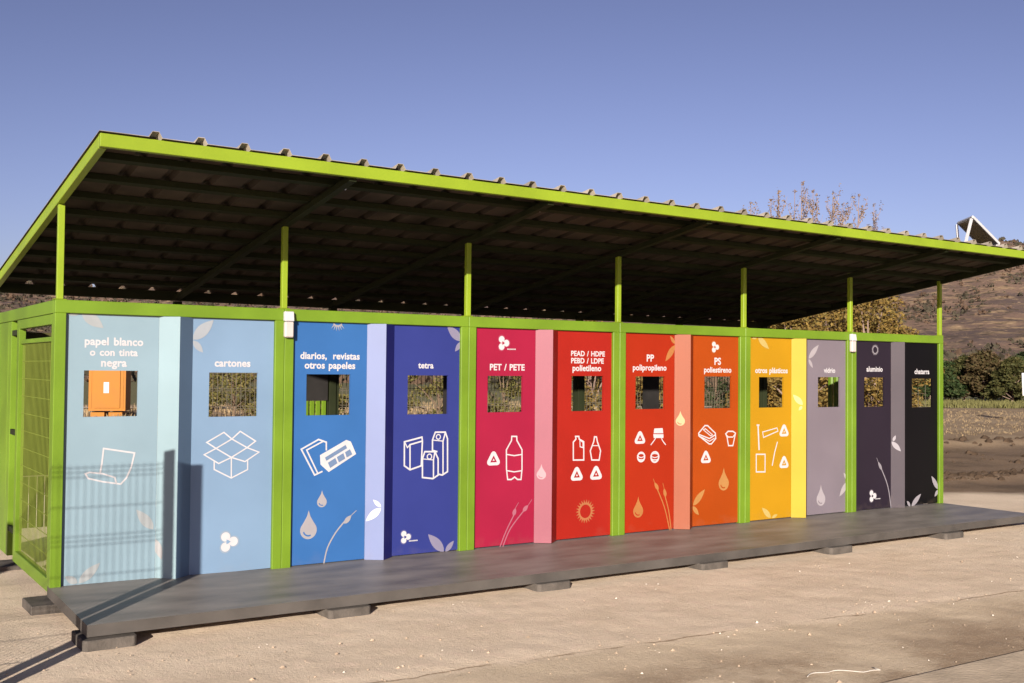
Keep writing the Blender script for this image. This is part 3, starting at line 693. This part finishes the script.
def ground_mat():
    m = bpy.data.materials.new('dry_dirt'); m.use_nodes = True
    nt = m.node_tree; N = nt.nodes; L = nt.links; b = N['Principled BSDF']
    b.inputs['Roughness'].default_value = .95; b.inputs['Specular IOR Level'].default_value = .12
    tc = N.new('ShaderNodeTexCoord'); sx = N.new('ShaderNodeSeparateXYZ'); L.new(tc.outputs['Object'], sx.inputs[0])
    def noise(s, det=6, st=None, rough=.6):
        t = N.new('ShaderNodeTexNoise'); t.inputs['Scale'].default_value = s; t.inputs['Detail'].default_value = det; t.inputs['Roughness'].default_value = rough
        if st:
            mp = N.new('ShaderNodeMapping'); mp.inputs['Scale'].default_value = st; L.new(tc.outputs['Object'], mp.inputs[0]); L.new(mp.outputs[0], t.inputs['Vector'])
        else: L.new(tc.outputs['Object'], t.inputs['Vector'])
        return t.outputs['Fac']
    def math_(op, a, b_=None, c=None, clamp=False):
        n = N.new('ShaderNodeMath'); n.operation = op; n.use_clamp = clamp
        for i, q in enumerate((a, b_, c)):
            if q is None: continue
            if isinstance(q, (int, float)): n.inputs[i].default_value = q
            else: L.new(q, n.inputs[i])
        return n.outputs[0]
    def ramp(v, p0, p1):
        n = N.new('ShaderNodeMapRange'); n.interpolation_type = 'SMOOTHSTEP'
        n.inputs['From Min'].default_value = p0; n.inputs['From Max'].default_value = p1; L.new(v, n.inputs['Value']); return n.outputs[0]
    def mix(f, a, b_):
        n = N.new('ShaderNodeMix'); n.data_type = 'RGBA'
        (L.new(f, n.inputs[0]) if not isinstance(f, float) else setattr(n.inputs[0], 'default_value', f))
        for i, q in ((6, a), (7, b_)):
            if isinstance(q, tuple): n.inputs[i].default_value = q
            else: L.new(q, n.inputs[i])
        return n.outputs[2]
    X, Y = sx.outputs['X'], sx.outputs['Y']
    wob = math_('MULTIPLY', math_('SUBTRACT', noise(.9, 5), .5), 1.6)
    Yw = math_('ADD', Y, wob)
    base = mix(ramp(noise(1.7, 8), .36, .66), G_SAND, G_SAND2)
    base = mix(math_('MULTIPLY', ramp(noise(7, 6), .50, .72), .55), base, G_PINK)
    # packed, greyer earth in front of the little ledge
    ld = math_('ADD', math_('ADD', Y, math_('MULTIPLY', X, .088)), 2.66)
    ldw = math_('ADD', ld, math_('MULTIPLY', math_('SUBTRACT', noise(2.4, 6), .5), .5))
    base = mix(math_('MULTIPLY', ramp(ldw, .10, -.12), .75), base, G_PACK)
    crack = math_('MULTIPLY', ramp(math_('ABSOLUTE', math_('ADD', ld, math_('MULTIPLY', math_('SUBTRACT', noise(3.0, 5), .5), .16))), .016, .006), ramp(noise(.75, 3), .46, .52))
    base = mix(math_('MULTIPLY', crack, .85), base, G_DAMP)
    # damp brown patches near the slab
    pw = math_('MULTIPLY', ramp(math_('ADD', Yw, math_('MULTIPLY', X, .03)), -3.0, -3.9), ramp(noise(1.1, 7), .36, .54))
    pw = math_('MULTIPLY', pw, ramp(math_('ADD', X, math_('MULTIPLY', wob, .8)), 1.2, 2.6))
    base = mix(math_('MULTIPLY', pw, .85), base, G_DAMP)
    # field behind: tilled brown soil, then straw coloured grass, then green grass
    far = ramp(math_('ADD', math_('ADD', math_('MULTIPLY', X, .55), Y), math_('MULTIPLY', wob, .5)), 7.9, 8.7)
    soil = mix(ramp(noise(.8, 8), .35, .6), G_SOIL, G_SOIL2)
    straw = mix(ramp(noise(.35, 8), .35, .62), G_STRAW, G_STRAW2)
    fld = mix(ramp(math_('ADD', Yw, math_('MULTIPLY', X, .05)), 6.5, 9.8), soil, straw)
    fld = mix(ramp(math_('ADD', Yw, math_('MULTIPLY', X, .45)), 45.5, 48.5), fld, G_GREEN)
    base = mix(far, base, fld)
    # small dark and light specks
    base = mix(math_('MULTIPLY', ramp(noise(34, 3), .64, .72), .40), base, G_DAMP)
    base = mix(math_('MULTIPLY', ramp(noise(150, 4), .52, .66), .30), base, G_DAMP)
    base = mix(math_('MULTIPLY', ramp(noise(95, 4), .54, .68), .35), base, G_PALE)
    base = mix(math_('MULTIPLY', ramp(noise(46, 2), .68, .74), .60), base, G_PALE)
    L.new(base, b.inputs['Base Color'])
    hgt = math_('ADD', noise(28, 6, rough=.7), math_('MULTIPLY', noise(110, 3), .5))
    bp = N.new('ShaderNodeBump'); bp.inputs['Strength'].default_value = .55; bp.inputs['Distance'].default_value = .012
    L.new(hgt, bp.inputs['Height']); L.new(bp.outputs[0], b.inputs['Normal'])
    return m
G_SAND = (.665, .535, .40, 1); G_SAND2 = (.595, .472, .345, 1); G_PINK = (.70, .53, .41, 1); G_PACK = (.53, .42, .29, 1)
G_DAMP = (.26, .18, .115, 1); G_SOIL = (.088, .058, .036, 1); G_SOIL2 = (.165, .11, .068, 1); G_STRAW = (.29, .21, .13, 1); G_STRAW2 = (.21, .145, .085, 1)
G_GREEN = (.11, .105, .042, 1); G_PALE = (.66, .565, .45, 1)
gr = link('ground', me, ground_mat()); tag(gr, kind='structure')

# ---- concrete slab edge in the right foreground
b = MB(); b.box(-6, 30, -9.0, -4.33, GZ - .2, GZ + .028)
pv = b.build('pavement', mat('worn_concrete', (.50, .40, .29, 1), .9, .15, .25, 2.5, .45, 40, detail=8), None, bevel=.012); tag(pv, kind='structure')
pv.rotation_euler = (0, 0, math.radians(-.6))

# ---- farm track at the far side of the field
b = MB()
tp = [(20 + k * 8, 41.2 - .60 * (20 + k * 8) * .5 + 0.0) for k in range(-2, 12)]
for (a, c) in zip(tp, tp[1:]):
    b.quad((a[0], a[1] - .8, GZ + .03), (c[0], c[1] - .8, GZ + .03), (c[0], c[1] + .8, GZ + .03), (a[0], a[1] + .8, GZ + .03))
tr = b.build('track', mat('dusty_track', (.50, .40, .30, 1), .95, .1, .2, .8), None); tag(tr, kind='structure')

# ---- pebbles and crumbs of plaster
b = MB()
def pebble(x, y, r):
    n = len(b.v); z = GZ + r * .2
    vs = [(0, 0, .7), (1, 0, 0), (.3, .95, .05), (-.8, .6, 0), (-.8, -.6, -.05), (.3, -.95, 0)]
    a = random.random() * 6.28; s = [random.uniform(.7, 1.3) for _ in vs]
    for (q, w, t), k in zip(vs, s):
        q *= k; w *= k
        b.v.append((x + r * (q * math.cos(a) - w * math.sin(a)), y + r * (q * math.sin(a) + w * math.cos(a)) * .8, z + r * t * k))
    for i in range(5): b.f.append((n, n + 1 + i, n + 1 + (i + 1) % 5)); b.mi.append(b.m)
for k in range(1500):
    x = random.uniform(-3, 14)
    y = ledge(x) + random.gauss(.05, .16) if k % 3 == 0 else random.uniform(-4.3, -1.25)
    if k % 11 == 0: x, y = random.uniform(-3, 0), random.uniform(-1.3, 3)
    b.m = 0 if random.random() < .13 else 1
    pebble(x, y, random.choice((.004, .005, .006, .008, .011, .017 if k % 4 == 0 else .007)))
pb = b.build('gravel', [mat('pale_stone', (.62, .55, .46, 1), .9, .2, .2, 9), mat('brown_stone', (.40, .30, .21, 1), .9, .2, .3, 9)], None, normals=False)
tag(pb, kind='stuff')

# ---- a length of white string on the dirt
pts = []
for k in range(30):
    t = k / 29; x = 3.36 + .52 * t; y = -4.02 - .115 * t + .045 * math.sin(t * 5.2) + .012 * math.sin(t * 17)
    if t > .9: y += (t - .9) * .9; x -= (t - .9) * .35
    pts.append((x, y, GZ + .006 + .006 * abs(math.sin(t * 9))))
b = MB(); b.tube(pts, .0030, 5)
st = b.build('string', mat('white_string', (.44, .40, .35, 1), .8, .2, .1, 40), None, smooth=True)
tag(st, 'short white string curled on the brown dirt beside the concrete slab edge', 'string')

# ---- clods of turned earth along the ridges in the field
b = MB()
for k in range(900):
    line = random.choice((0, 0, 1, 1, 2))
    x = random.uniform(12.6, 34) if line != 1 else random.uniform(12.6, 18)
    y = (8.0 - .10 * (x - 20), 2.75 - .165 * (x - 14), 5.0 - .08 * (x - 20))[line] + random.gauss(0, (.35, .22, .6)[line])
    r = random.choice((.03, .04, .05, .07, .10)) * (1.25 if line == 0 else .8)
    z = GZ + (.06, .03, .01)[line]; n = len(b.v)
    for q in range(3):
        rr = r * (1, .85, .3)[q]; zz = z + r * (-.4, .45, .9)[q]
        for e_ in range(6):
            a = e_ * 1.047 + random.uniform(-.25, .25); s_ = rr * random.uniform(.7, 1.2); b.v.append((x + s_ * math.cos(a) * 1.3, y + s_ * math.sin(a), zz))
    for q in range(2):
        for e_ in range(6): b.f.append((n + q * 6 + e_, n + q * 6 + (e_ + 1) % 6, n + q * 6 + 6 + (e_ + 1) % 6, n + q * 6 + 6 + e_)); b.mi.append(0)
    b.f.append(tuple(n + 12 + e_ for e_ in range(6))); b.mi.append(0)
cl_ = b.build('soil_clods', mat('turned_earth', (.06, .04, .026, 1), .95, .1, .35, 3), None, normals=False); tag(cl_, kind='stuff')

# ---- hill
ALB_HILL = ((.175, .115, .085, 1), (.090, .066, .060, 1), (.25, .175, .105, 1))
def ridge(az):  # tangent of the skyline seen from the site
    a = np.degrees(az)
    return np.interp(a, [-40, -5, 8, 25, 45, 54, 59, 66, 80, 110], [.048, .062, .069, .078, .093, .104, .1105, .117, .11, .09]) + .002 * np.sin(a * .9) + .0015 * np.sin(a * 2.3 + 1)
az = np.radians(np.linspace(-40, 110, 420)); rr = np.concatenate([np.linspace(118, 470, 130), np.linspace(490, 800, 14)])
AZ, RR = np.meshgrid(az, rr)
T = np.clip((RR - 118) / (450 - 118), 0, 1)
HX = CAM.x + RR * np.sin(AZ); HY = CAM.y + RR * np.cos(AZ)
hz = (RR * ridge(AZ) + 1.7) * (T ** 1.25 * .95 + .05 * T)
hz = hz * (1 - np.clip((RR - 470) / 300, 0, 1) * .8)
hz += T * (1 - T * .82) * ((vnoise(HX, HY, 70, 21) - .5) * 16 + (vnoise(HX, HY, 24, 22) - .5) * 6) + T * (vnoise(HX, HY, 7, 23) - .5) * 1.2
HZ = GZ - .6 + hz
nx, ny = len(az), len(rr)
V_ = np.stack([HX.ravel(), HY.ravel(), HZ.ravel()], 1); idx = np.arange(nx * ny).reshape(ny, nx)
F_ = np.stack([idx[:-1, :-1].ravel(), idx[1:, :-1].ravel(), idx[1:, 1:].ravel(), idx[:-1, 1:].ravel()], 1)[:, ::-1]
me = bpy.data.meshes.new('hill'); me.from_pydata(V_.tolist(), [], F_.tolist()); me.update()
me.polygons.foreach_set('use_smooth', [True] * len(F_))
def hill_mat():
    m = bpy.data.materials.new('dry_hillside'); m.use_nodes = True
    nt = m.node_tree; N = nt.nodes; L = nt.links; b = N['Principled BSDF']
    b.inputs['Roughness'].default_value = 1; b.inputs['Specular IOR Level'].default_value = .05
    tc = N.new('ShaderNodeTexCoord'); mp = N.new('ShaderNodeMapping'); mp.inputs['Scale'].default_value = (1, 1, 5); L.new(tc.outputs['Object'], mp.inputs[0])
    def nz(s, d_, lo, hi):
        t = N.new('ShaderNodeTexNoise'); t.inputs['Scale'].default_value = s; t.inputs['Detail'].default_value = d_; t.inputs['Roughness'].default_value = .65
        L.new(mp.outputs[0], t.inputs['Vector']); r = N.new('ShaderNodeMapRange'); r.interpolation_type = 'SMOOTHSTEP'
        r.inputs['From Min'].default_value = lo; r.inputs['From Max'].default_value = hi; L.new(t.outputs['Fac'], r.inputs['Value']); return r.outputs[0]
    def mix(f, a, c):
        n = N.new('ShaderNodeMix'); n.data_type = 'RGBA'; L.new(f, n.inputs[0])
        for i, q in ((6, a), (7, c)):
            if isinstance(q, tuple): n.inputs[i].default_value = q
            else: L.new(q, n.inputs[i])
        return n.outputs[2]
    c = mix(nz(.03, 8, .40, .58), ALB_HILL[0], ALB_HILL[1])
    c = mix(nz(.13, 7, .50, .62), c, ALB_HILL[2])
    c = mix(nz(.22, 6, .54, .62), c, (.065, .05, .036, 1))
    c = mix(nz(.7, 4, .50, .68), c, (.12, .082, .058, 1))
    c = mix(nz(.5, 4, .58, .70), c, (.34, .24, .15, 1))
    L.new(c, b.inputs['Base Color']); return m
hl = link('hill', me, hill_mat()); tag(hl, kind='structure')
# scrub dotted over the hillside: nobody could count it
from mathutils.bvhtree import BVHTree
b = MB()
flat = V_.reshape(ny, nx, 3)
for k in range(26000):
    i = int(RNG.integers(2, 128)); j = int(RNG.integers(100, nx - 110))
    if vnoise(np.array([flat[i, j, 0]]), np.array([flat[i, j, 1]]), 38, 31)[0] + random.uniform(-.25, .25) < .42: continue
    x, y, z = flat[i, j]; x += random.uniform(-1.2, 1.2); y += random.uniform(-1.2, 1.2)
    r = random.uniform(.35, 1.1) * (1.6 if random.random() < .12 else 1); b.m = random.choice((0, 0, 1))
    for q in range(7):      # a tuft of small upright faces
        a = random.random() * 6.28; p0 = Vector((x + random.gauss(0, .45) * r, y + random.gauss(0, .45) * r, z + random.uniform(-.1, .75) * r))
        s = r * random.uniform(.3, .6); u = Vector((math.cos(a), math.sin(a), random.uniform(-.3, .3))) * s; w = Vector((random.uniform(-.4, .4), random.uniform(-.4, .4), 1)) * s
        b.quad(p0 - u, p0 - w * .6, p0 + u, p0 + w)
sc = b.build('scrub', [mat('grey_scrub', (.050, .043, .030, 1), 1, .05, .3, .5), mat('brown_scrub', (.085, .056, .038, 1), 1, .05, .3, .5)], None, normals=False)
tag(sc, kind='stuff')

# ---- trees and bushes
def leaf_mat(name, c0, c1, c2):
    m = bpy.data.materials.new(name); m.use_nodes = True
    nt = m.node_tree; N = nt.nodes; L = nt.links; b = N['Principled BSDF']
    b.inputs['Roughness'].default_value = .7; b.inputs['Specular IOR Level'].default_value = .15
    g = N.new('ShaderNodeNewGeometry'); r = N.new('ShaderNodeValToRGB')
    r.color_ramp.elements[0].color = c0; r.color_ramp.elements[1].color = c2
    e = r.color_ramp.elements.new(.5); e.color = c1
    L.new(g.outputs['Random Per Island'], r.inputs['Fac']); L.new(r.outputs['Color'], b.inputs['Base Color'])
    t = N.new('ShaderNodeBsdfTranslucent'); L.new(r.outputs['Color'], t.inputs['Color'])
    mx = N.new('ShaderNodeMixShader'); mx.inputs[0].default_value = .25
    L.new(b.outputs[0], mx.inputs[1]); L.new(t.outputs[0], mx.inputs[2]); L.new(mx.outputs[0], N['Material Output'].inputs['Surface'])
    return m
LEAF_GOLD = leaf_mat('golden_leaves', (.115, .075, .025, 1), (.225, .145, .036, 1), (.135, .11, .035, 1))
LEAF_DARK = leaf_mat('dark_green_leaves', (.018, .034, .010, 1), (.030, .048, .015, 1), (.052, .060, .021, 1))
LEAF_RUST = leaf_mat('rust_leaves', (.058, .040, .018, 1), (.080, .055, .024, 1), (.065, .058, .022, 1))
LEAF_PALE = leaf_mat('withered_leaves', (.15, .095, .065, 1), (.20, .13, .085, 1), (.25, .17, .075, 1))
LEAF_OLIVE = leaf_mat('olive_leaves', (.09, .085, .025, 1), (.13, .12, .035, 1), (.16, .12, .04, 1))
LEAF_MOSS = leaf_mat('mossy_leaves', (.040, .044, .014, 1), (.060, .060, .019, 1), (.075, .066, .022, 1))
BARK = mat('bark', (.13, .09, .06, 1), .95, .1, .3, 8, .4, 20)
BARKP = mat('pale_bark', (.22, .155, .12, 1), .9, .1, .3, 8, .3, 20)

def pos(px, depth):      # a spot on the ground in the direction of picture column px, 'depth' metres out
    f = Vector((.55356, .83240, 0)); r = Vector((.83251, -.55393, 0))
    return CAM + f * depth + r * ((px - 512) / 1078.0 * depth)
def foliage(clumps, per, size, m, parent, name='crown'):
    b = MB()
    for (c, rx, rz_) in clumps:
        for _ in range(per):
            d_ = Vector((random.gauss(0, 1), random.gauss(0, 1), random.gauss(0, 1))).normalized() * (random.random() ** .45)
            p0 = c + Vector((d_.x * rx, d_.y * rx, d_.z * rz_))
            a = Vector((random.gauss(0, 1), random.gauss(0, 1), random.gauss(0, .7))).normalized()
            q = a.cross(Vector((random.gauss(0, 1), random.gauss(0, 1), random.gauss(0, 1)))).normalized()
            s = size * random.uniform(.6, 1.35)
            b.quad(p0 - a * s, p0 - q * s * .5, p0 + a * s, p0 + q * s * .5)
    return b.build(name, m, parent, normals=False)
def broad_tree(name, p0, h, w, m, label, cat, group=None, clumps=16, per=120, size=.16, bark=None, low=.12):
    e = empty(name, (p0.x, p0.y, GZ), label, cat, group)
    th = h * .45; lean = Vector((random.uniform(-.06, .06) * h, random.uniform(-.06, .06) * h, 0))
    base = Vector((p0.x, p0.y, GZ - .1)); fork = base + Vector((0, 0, th)) + lean * .5
    t = MB(); r = .022 * h
    t.tube([base, base + (fork - base) * .5 + Vector((.02 * h, 0, 0)), fork, fork + Vector((0, 0, h * .35)) + lean * .5], [r, r * .8, r * .6, r * .15], 7)
    cl = []
    for k in range(clumps):
        zf = low + (1 - low) * (k + random.random()) / clumps
        rad = w / 2 * math.sin(math.pi * min(1, (zf * .78 + .20))) ** .7
        a = k * 2.4 + random.uniform(-.5, .5); q = random.uniform(.35, .95)
        c = base + lean * zf + Vector((math.cos(a) * rad * q, math.sin(a) * rad * q, h * zf * .94))
        cl.append((c, w * random.uniform(.13, .24), h * random.uniform(.06, .12)))
        s = base + (fork - base) * min(1, zf * .9 + .05)
        t.tube([s, (s + c) / 2 + Vector((0, 0, .03 * h)), c], [r * .4, r * .28, r * .1], 5)
    t.build('trunk', bark or BARK, e, normals=False)
    foliage(cl, per, size, m, e)
    return e
def sapling(p0, h, leafy, label, group, bushy=1.0):
    e = empty('poplar_sapling', (p0.x, p0.y, GZ), label, 'tree', group)
    t = MB(); base = Vector((p0.x, p0.y, GZ - .1)); lo = []; hi = []
    top = base + Vector((random.uniform(-.2, .2), random.uniform(-.2, .2), h + .1))
    t.tube([base, base.lerp(top, .5) + Vector((random.uniform(-.1, .1), random.uniform(-.1, .1), 0)), top], [.05, .03, .007], 6)
    for k in range(int(46 * bushy)):
        zf = random.uniform(.12, .94); s = base.lerp(top, zf); a = random.random() * 6.28
        L_ = h * random.uniform(.06, .16) * (1.2 - zf * .6)
        tip = s + Vector((math.cos(a) * L_ * .42, math.sin(a) * L_ * .42, L_))
        t.tube([s, s.lerp(tip, .5) + Vector((math.cos(a), math.sin(a), 0)) * .05, tip], [.012, .008, .003], 4)
        c = s.lerp(tip, random.uniform(.6, 1))
        if zf < .62: lo.append((c, .20, .32))
        else:
            hi.append((c, .08, .20)); hi.append((s.lerp(tip, .35), .07, .18))
    hi.append((top, .05, .05))
    t.build('trunk', BARKP, e, normals=False)
    b = MB()
    for grp, n, size, m_ in ((lo, 40, .055, 0), (hi, 15, .030, 1)):
        b.m = m_
        for (c, rx, rz_) in grp:
            for _ in range(n):
                d_ = Vector((random.gauss(0, 1), random.gauss(0, 1), random.gauss(0, 1))).normalized() * (random.random() ** .45)
                p1 = c + Vector((d_.x * rx, d_.y * rx, d_.z * rz_))
                a = Vector((random.gauss(0, 1), random.gauss(0, 1), random.gauss(0, .7))).normalized()
                q = a.cross(Vector((random.gauss(0, 1), random.gauss(0, 1), random.gauss(0, 1)))).normalized(); s = size * random.uniform(.6, 1.35)
                b.quad(p1 - a * s, p1 - q * s * .5, p1 + a * s, p1 + q * s * .5)
    b.build('crown', [LEAF_GOLD, LEAF_PALE], e, normals=False)
D1 = 30.0
def top_z(py, depth): return CAM.z + ((341.5 - py) / 1078.0 + .026) * depth - GZ
SAPS = [(758, 200, 'low thin poplar sapling leftmost of the bare tops above the roof'), (772, 197, 'short bare poplar sapling between the leftmost one and the tall clump above the roof'),
        (783, 188, 'slender poplar sapling at the left side of the tall clump above the roof'), (792, 189, 'slender poplar sapling second in the tall clump above the roof'), (802, 179, 'tallest bare poplar sapling above the green roof edge'),
        (814, 187, 'dense reddish poplar sapling in the middle of the clump above the roof'), (827, 190, 'wide golden poplar sapling at the right side of the clump above the roof'),
        (842, 200, 'short thin poplar sapling right of the clump above the roof'), (854, 192, 'narrow poplar sapling second from right above the roof'), (874, 200, 'solitary poplar sapling furthest right above the roof')]
for k, (px, py, lab) in enumerate(SAPS):
    dp = D1 + random.uniform(-2, 2.5)
    sapling(pos(px, dp), top_z(py, dp), .55, lab, 'poplar saplings behind the roof', 1.25 if k in (5, 6) else .85)
GOLD = [(770, 26, 3.9, 2.6), (800, 24, 3.6, 2.6), (836, 27, 4.3, 3.0), (868, 25, 3.9, 2.6), (888, 29, 3.4, 2.2), (590, 24, 3.0, 2.4), (735, 30, 3.2, 2.4)]
GLAB = ['golden leafed bush seen just over the amber panel', 'golden leafed bush behind the frame above the yellow divider', 'largest golden bush seen over the mauve grey panel',
        'golden bush behind the post between mauve and plum panels', 'small golden bush seen over the plum panel', 'golden bush seen through the slot of the red polietileno panel', 'golden bush hidden behind the orange panels']
for (px, dp, h, w), lab in zip(GOLD[:6], GLAB):
    broad_tree('golden_bush', pos(px, dp), h, w, LEAF_GOLD, lab, 'bush', 'golden bushes behind the station', 20, 420, .050, BARKP, .05)
GREENB = [(325, 27, 1.5, 2.2, LEAF_OLIVE, 'low olive shrub seen through the slot of the mid blue panel'), (440, 30, 2.6, 2.4, LEAF_OLIVE, 'olive bush seen through the slot of the indigo panel'),
          (505, 33, 2.3, 3.0, LEAF_OLIVE, 'olive bush seen through the slot of the crimson panel'), (645, 26, 2.5, 2.0, LEAF_GOLD, 'yellow bush seen through the slot of the orange red panel'),
          (716, 40, 2.7, 3.4, LEAF_DARK, 'dark bush seen through the slot of the orange panel'), (772, 45, 3.6, 3.4, LEAF_DARK, 'dark bush seen through the slot of the amber panel'),
          (235, 36, 2.2, 2.6, LEAF_OLIVE, 'olive bush seen through the slot of the cartones panel')]
for px, dp, h, w, m, lab in GREENB:
    broad_tree('bush', pos(px, dp), h, w, m, lab, 'bush', 'bushes seen through the slots', 14, 300, .055, BARK, .05)
ROW = [(905, 356, 3.8, 0), (930, 352, 4.2, 0), (949, 357, 2.2, 0), (964, 351, 2.8, 2), (983, 345, 3.4, 1), (1001, 355, 2.2, 0), (1012, 350, 2.6, 2), (1030, 344, 4.2, 0), (1052, 350, 4.4, 0)]
RL = ['dark green tree of the field hedge showing through the chatarra slot at its left', 'dark green tree of the field hedge directly behind the black panel', 'dark green tree of the far hedge nearest the last green upright', 'olive green tree of the far hedge left of the rust brown one',
      'broad rust brown tree standing among dark green trees at the far hedge', 'small dark green tree just right of the rust brown one', 'olive green tree of the far hedge left of the white board', 'large dark green tree at the right edge behind the white board', 'dark tree of the hedge beyond the right edge']
for (px, py, w, k), lab in list(zip(ROW, RL))[:8]:
    dp = 66 + random.uniform(-3, 3)
    broad_tree('hedge_tree', pos(px, dp), top_z(py, dp), w, (LEAF_DARK, LEAF_RUST, LEAF_MOSS)[k], lab, 'tree', 'trees of the far hedge', 26, 230, .115, BARKP, .20)

# ---- dry grass tufts, uncountable
b = MB()
def tufts(n, x0, x1, y0, y1, h, mi):
    for _ in range(n):
        x, y = random.uniform(x0, x1), random.uniform(y0, y1); b.m = mi
        for q in range(4):
            a = random.random() * 6.28; w = h * random.uniform(.10, .2); hh = h * random.uniform(.5, 1.3)
            u = Vector((math.cos(a) * w, math.sin(a) * w, 0)); o = Vector((x + random.gauss(0, h * .4), y + random.gauss(0, h * .4), GZ - .01))
            b.quad(o - u, o + u, o + Vector((random.uniform(-.4, .4) * h, random.uniform(-.4, .4) * h, hh)))
tufts(4500, 12, 46, 10.0, 26, .07, 0); tufts(3500, 4, 30, 16, 40, .17, 0)
for k in range(1500):
    px, dp = random.uniform(900, 1060), random.uniform(56, 66); q = pos(px, dp); tufts(1, q.x, q.x + .01, q.y, q.y + .01, .26, 1)
gs = b.build('grass', [mat('straw', (.245, .178, .10, 1), .9, .1, .3, 2), mat('olive_grass', (.115, .108, .04, 1), .9, .1, .3, 2)], None, normals=False)
tag(gs, kind='stuff')

# ---- white board on a post at the right edge
q = pos(1026.5, 40)
e = empty('notice_board', (q.x, q.y, GZ), 'plain white board on a post in front of the far hedge at the right edge', 'sign')
b = MB(); b.bar((q.x, q.y, GZ), (q.x, q.y, 1.55), .06); b.build('post', STEELW, e)
u = Vector((.8325, -.5539, 0)); o = q + Vector((-.05 * .5536, -.05 * .832, 0))
b = MB(); b.prism([Vector((o.x, o.y, .84)) - u * .17, Vector((o.x, o.y, .84)) + u * .20, Vector((o.x, o.y, 1.68)) + u * .20, Vector((o.x, o.y, 1.68)) - u * .20], (.0166, .025, 0)); b.build('board', STEELW, e, bevel=.006)

# ---- orange portable cabin seen through the first slot
ORANGE = mat('orange_plastic', (.29, .105, .003, 1), .5, .2, .08, 2.0)
q = pos(111.0, 37.5)
e = empty('portable_toilet', (q.x, q.y, GZ), 'orange portable toilet cabin standing in the field behind the pale blue panel slot', 'portable toilet')
ct, sn = math.cos(math.radians(-22)), math.sin(math.radians(-22))
def lp(x, y, z): return (q.x + x * ct - y * sn, q.y + x * sn + y * ct, GZ + z)
def lbox(b, x0, x1, y0, y1, z0, z1): b.prism([lp(x0, y0, z0), lp(x1, y0, z0), lp(x1, y1, z0), lp(x0, y1, z0)], (0, 0, z1 - z0))
b = MB(); lbox(b, -.6, .6, -.6, .6, .22, 2.30)
for k in range(8): lbox(b, -.55 + k * .147, -.50 + k * .147, -.612, -.6005, .30, 2.2)
b.build('body', ORANGE, e)
b = MB(); b.prism([lp(-.64, -.64, 2.301), lp(.64, -.64, 2.301), lp(.64, .64, 2.301), lp(-.64, .64, 2.301)], (0, 0, .08)); b.build('roof', STEELW, e, bevel=.02)
b = MB()
for x in (-.52, .06): lbox(b, x, x + .44, -.62, .62, .0, .17)
b.build('skid', ORANGE, e)
b = MB(); lbox(b, -.42, .42, -.632, -.613, .32, 2.15); d_ = b.build('door', ORANGE, e)
b = MB(); lbox(b, -.11, .06, -.638, -.633, .83, 1.20); b.build('notice', STEELW, d_)

# ------------------------------------------------------------------ light, sky, camera
ELEV = 15.9
az = math.atan2(-SUNV.x, -SUNV.y)
dirv = Vector((SUNV.x * math.cos(math.radians(ELEV)), SUNV.y * math.cos(math.radians(ELEV)), -math.sin(math.radians(ELEV))))
su = bpy.data.lights.new('sun', 'SUN'); su.energy = 4.5; su.angle = math.radians(.45); su.color = (1.0, .92, .82)
so_ = bpy.data.objects.new('sun', su); COL.objects.link(so_); so_.rotation_euler = dirv.to_track_quat('-Z', 'Y').to_euler()
so_.location = (-10, -12, 12)
W = bpy.data.worlds.new('World'); SC.world = W; W.use_nodes = True
nt = W.node_tree; bg = nt.nodes['Background']
sk = nt.nodes.new('ShaderNodeTexSky'); sk.sky_type = 'NISHITA'; sk.sun_disc = False
sk.sun_elevation = math.radians(ELEV); sk.sun_rotation = az % (2 * math.pi)
sk.air_density = 1.0; sk.dust_density = 1.0; sk.ozone_density = 3.0; sk.altitude = 600
mul = nt.nodes.new('ShaderNodeMix'); mul.data_type = 'RGBA'; mul.blend_type = 'MULTIPLY'; mul.inputs[0].default_value = 1
mul.inputs[7].default_value = (.83 / 8, .65 / 8, .77 / 8, 1)
nt.links.new(sk.outputs[0], mul.inputs[6]); ga = nt.nodes.new('ShaderNodeGamma'); ga.inputs['Gamma'].default_value = 1.5
up = nt.nodes.new('ShaderNodeVectorMath'); up.operation = 'SCALE'; up.inputs['Scale'].default_value = 10.2
hs = nt.nodes.new('ShaderNodeHueSaturation'); hs.inputs['Saturation'].default_value = .76
nt.links.new(mul.outputs[2], ga.inputs['Color']); nt.links.new(ga.outputs[0], up.inputs[0]); nt.links.new(up.outputs[0], hs.inputs['Color']); nt.links.new(hs.outputs[0], bg.inputs['Color'])
bg.inputs['Strength'].default_value = .06
cd = bpy.data.cameras.new('camera'); cam = bpy.data.objects.new('camera', cd); COL.objects.link(cam)
R_ = Vector((0.8325086754450369, -0.5539290787791636, 0.009585457298277056)); U_ = Vector((-0.022368831494040106, -0.0163206171084234, 0.9996165629053929)); F__ = Vector((0.5535602412442039, 0.8324038762163877, 0.025977801554239156))
M = Matrix(((R_.x, U_.x, -F__.x, CAM.x), (R_.y, U_.y, -F__.y, CAM.y), (R_.z, U_.z, -F__.z, CAM.z), (0, 0, 0, 1)))
cam.matrix_world = M
cd.sensor_width = 36; cd.lens = 36 * 1078 / 1024; cd.clip_start = .05; cd.clip_end = 3000
SC.camera = cam
SC.view_settings.view_transform = 'Standard'; SC.view_settings.look = 'None'; SC.view_settings.gamma = 1; SC.view_settings.use_curve_mapping = False
SC.view_settings.exposure = 1.2
SC.render.resolution_x = 1024; SC.render.resolution_y = 683
SC.render.engine = 'CYCLES'; SC.cycles.max_bounces = 6
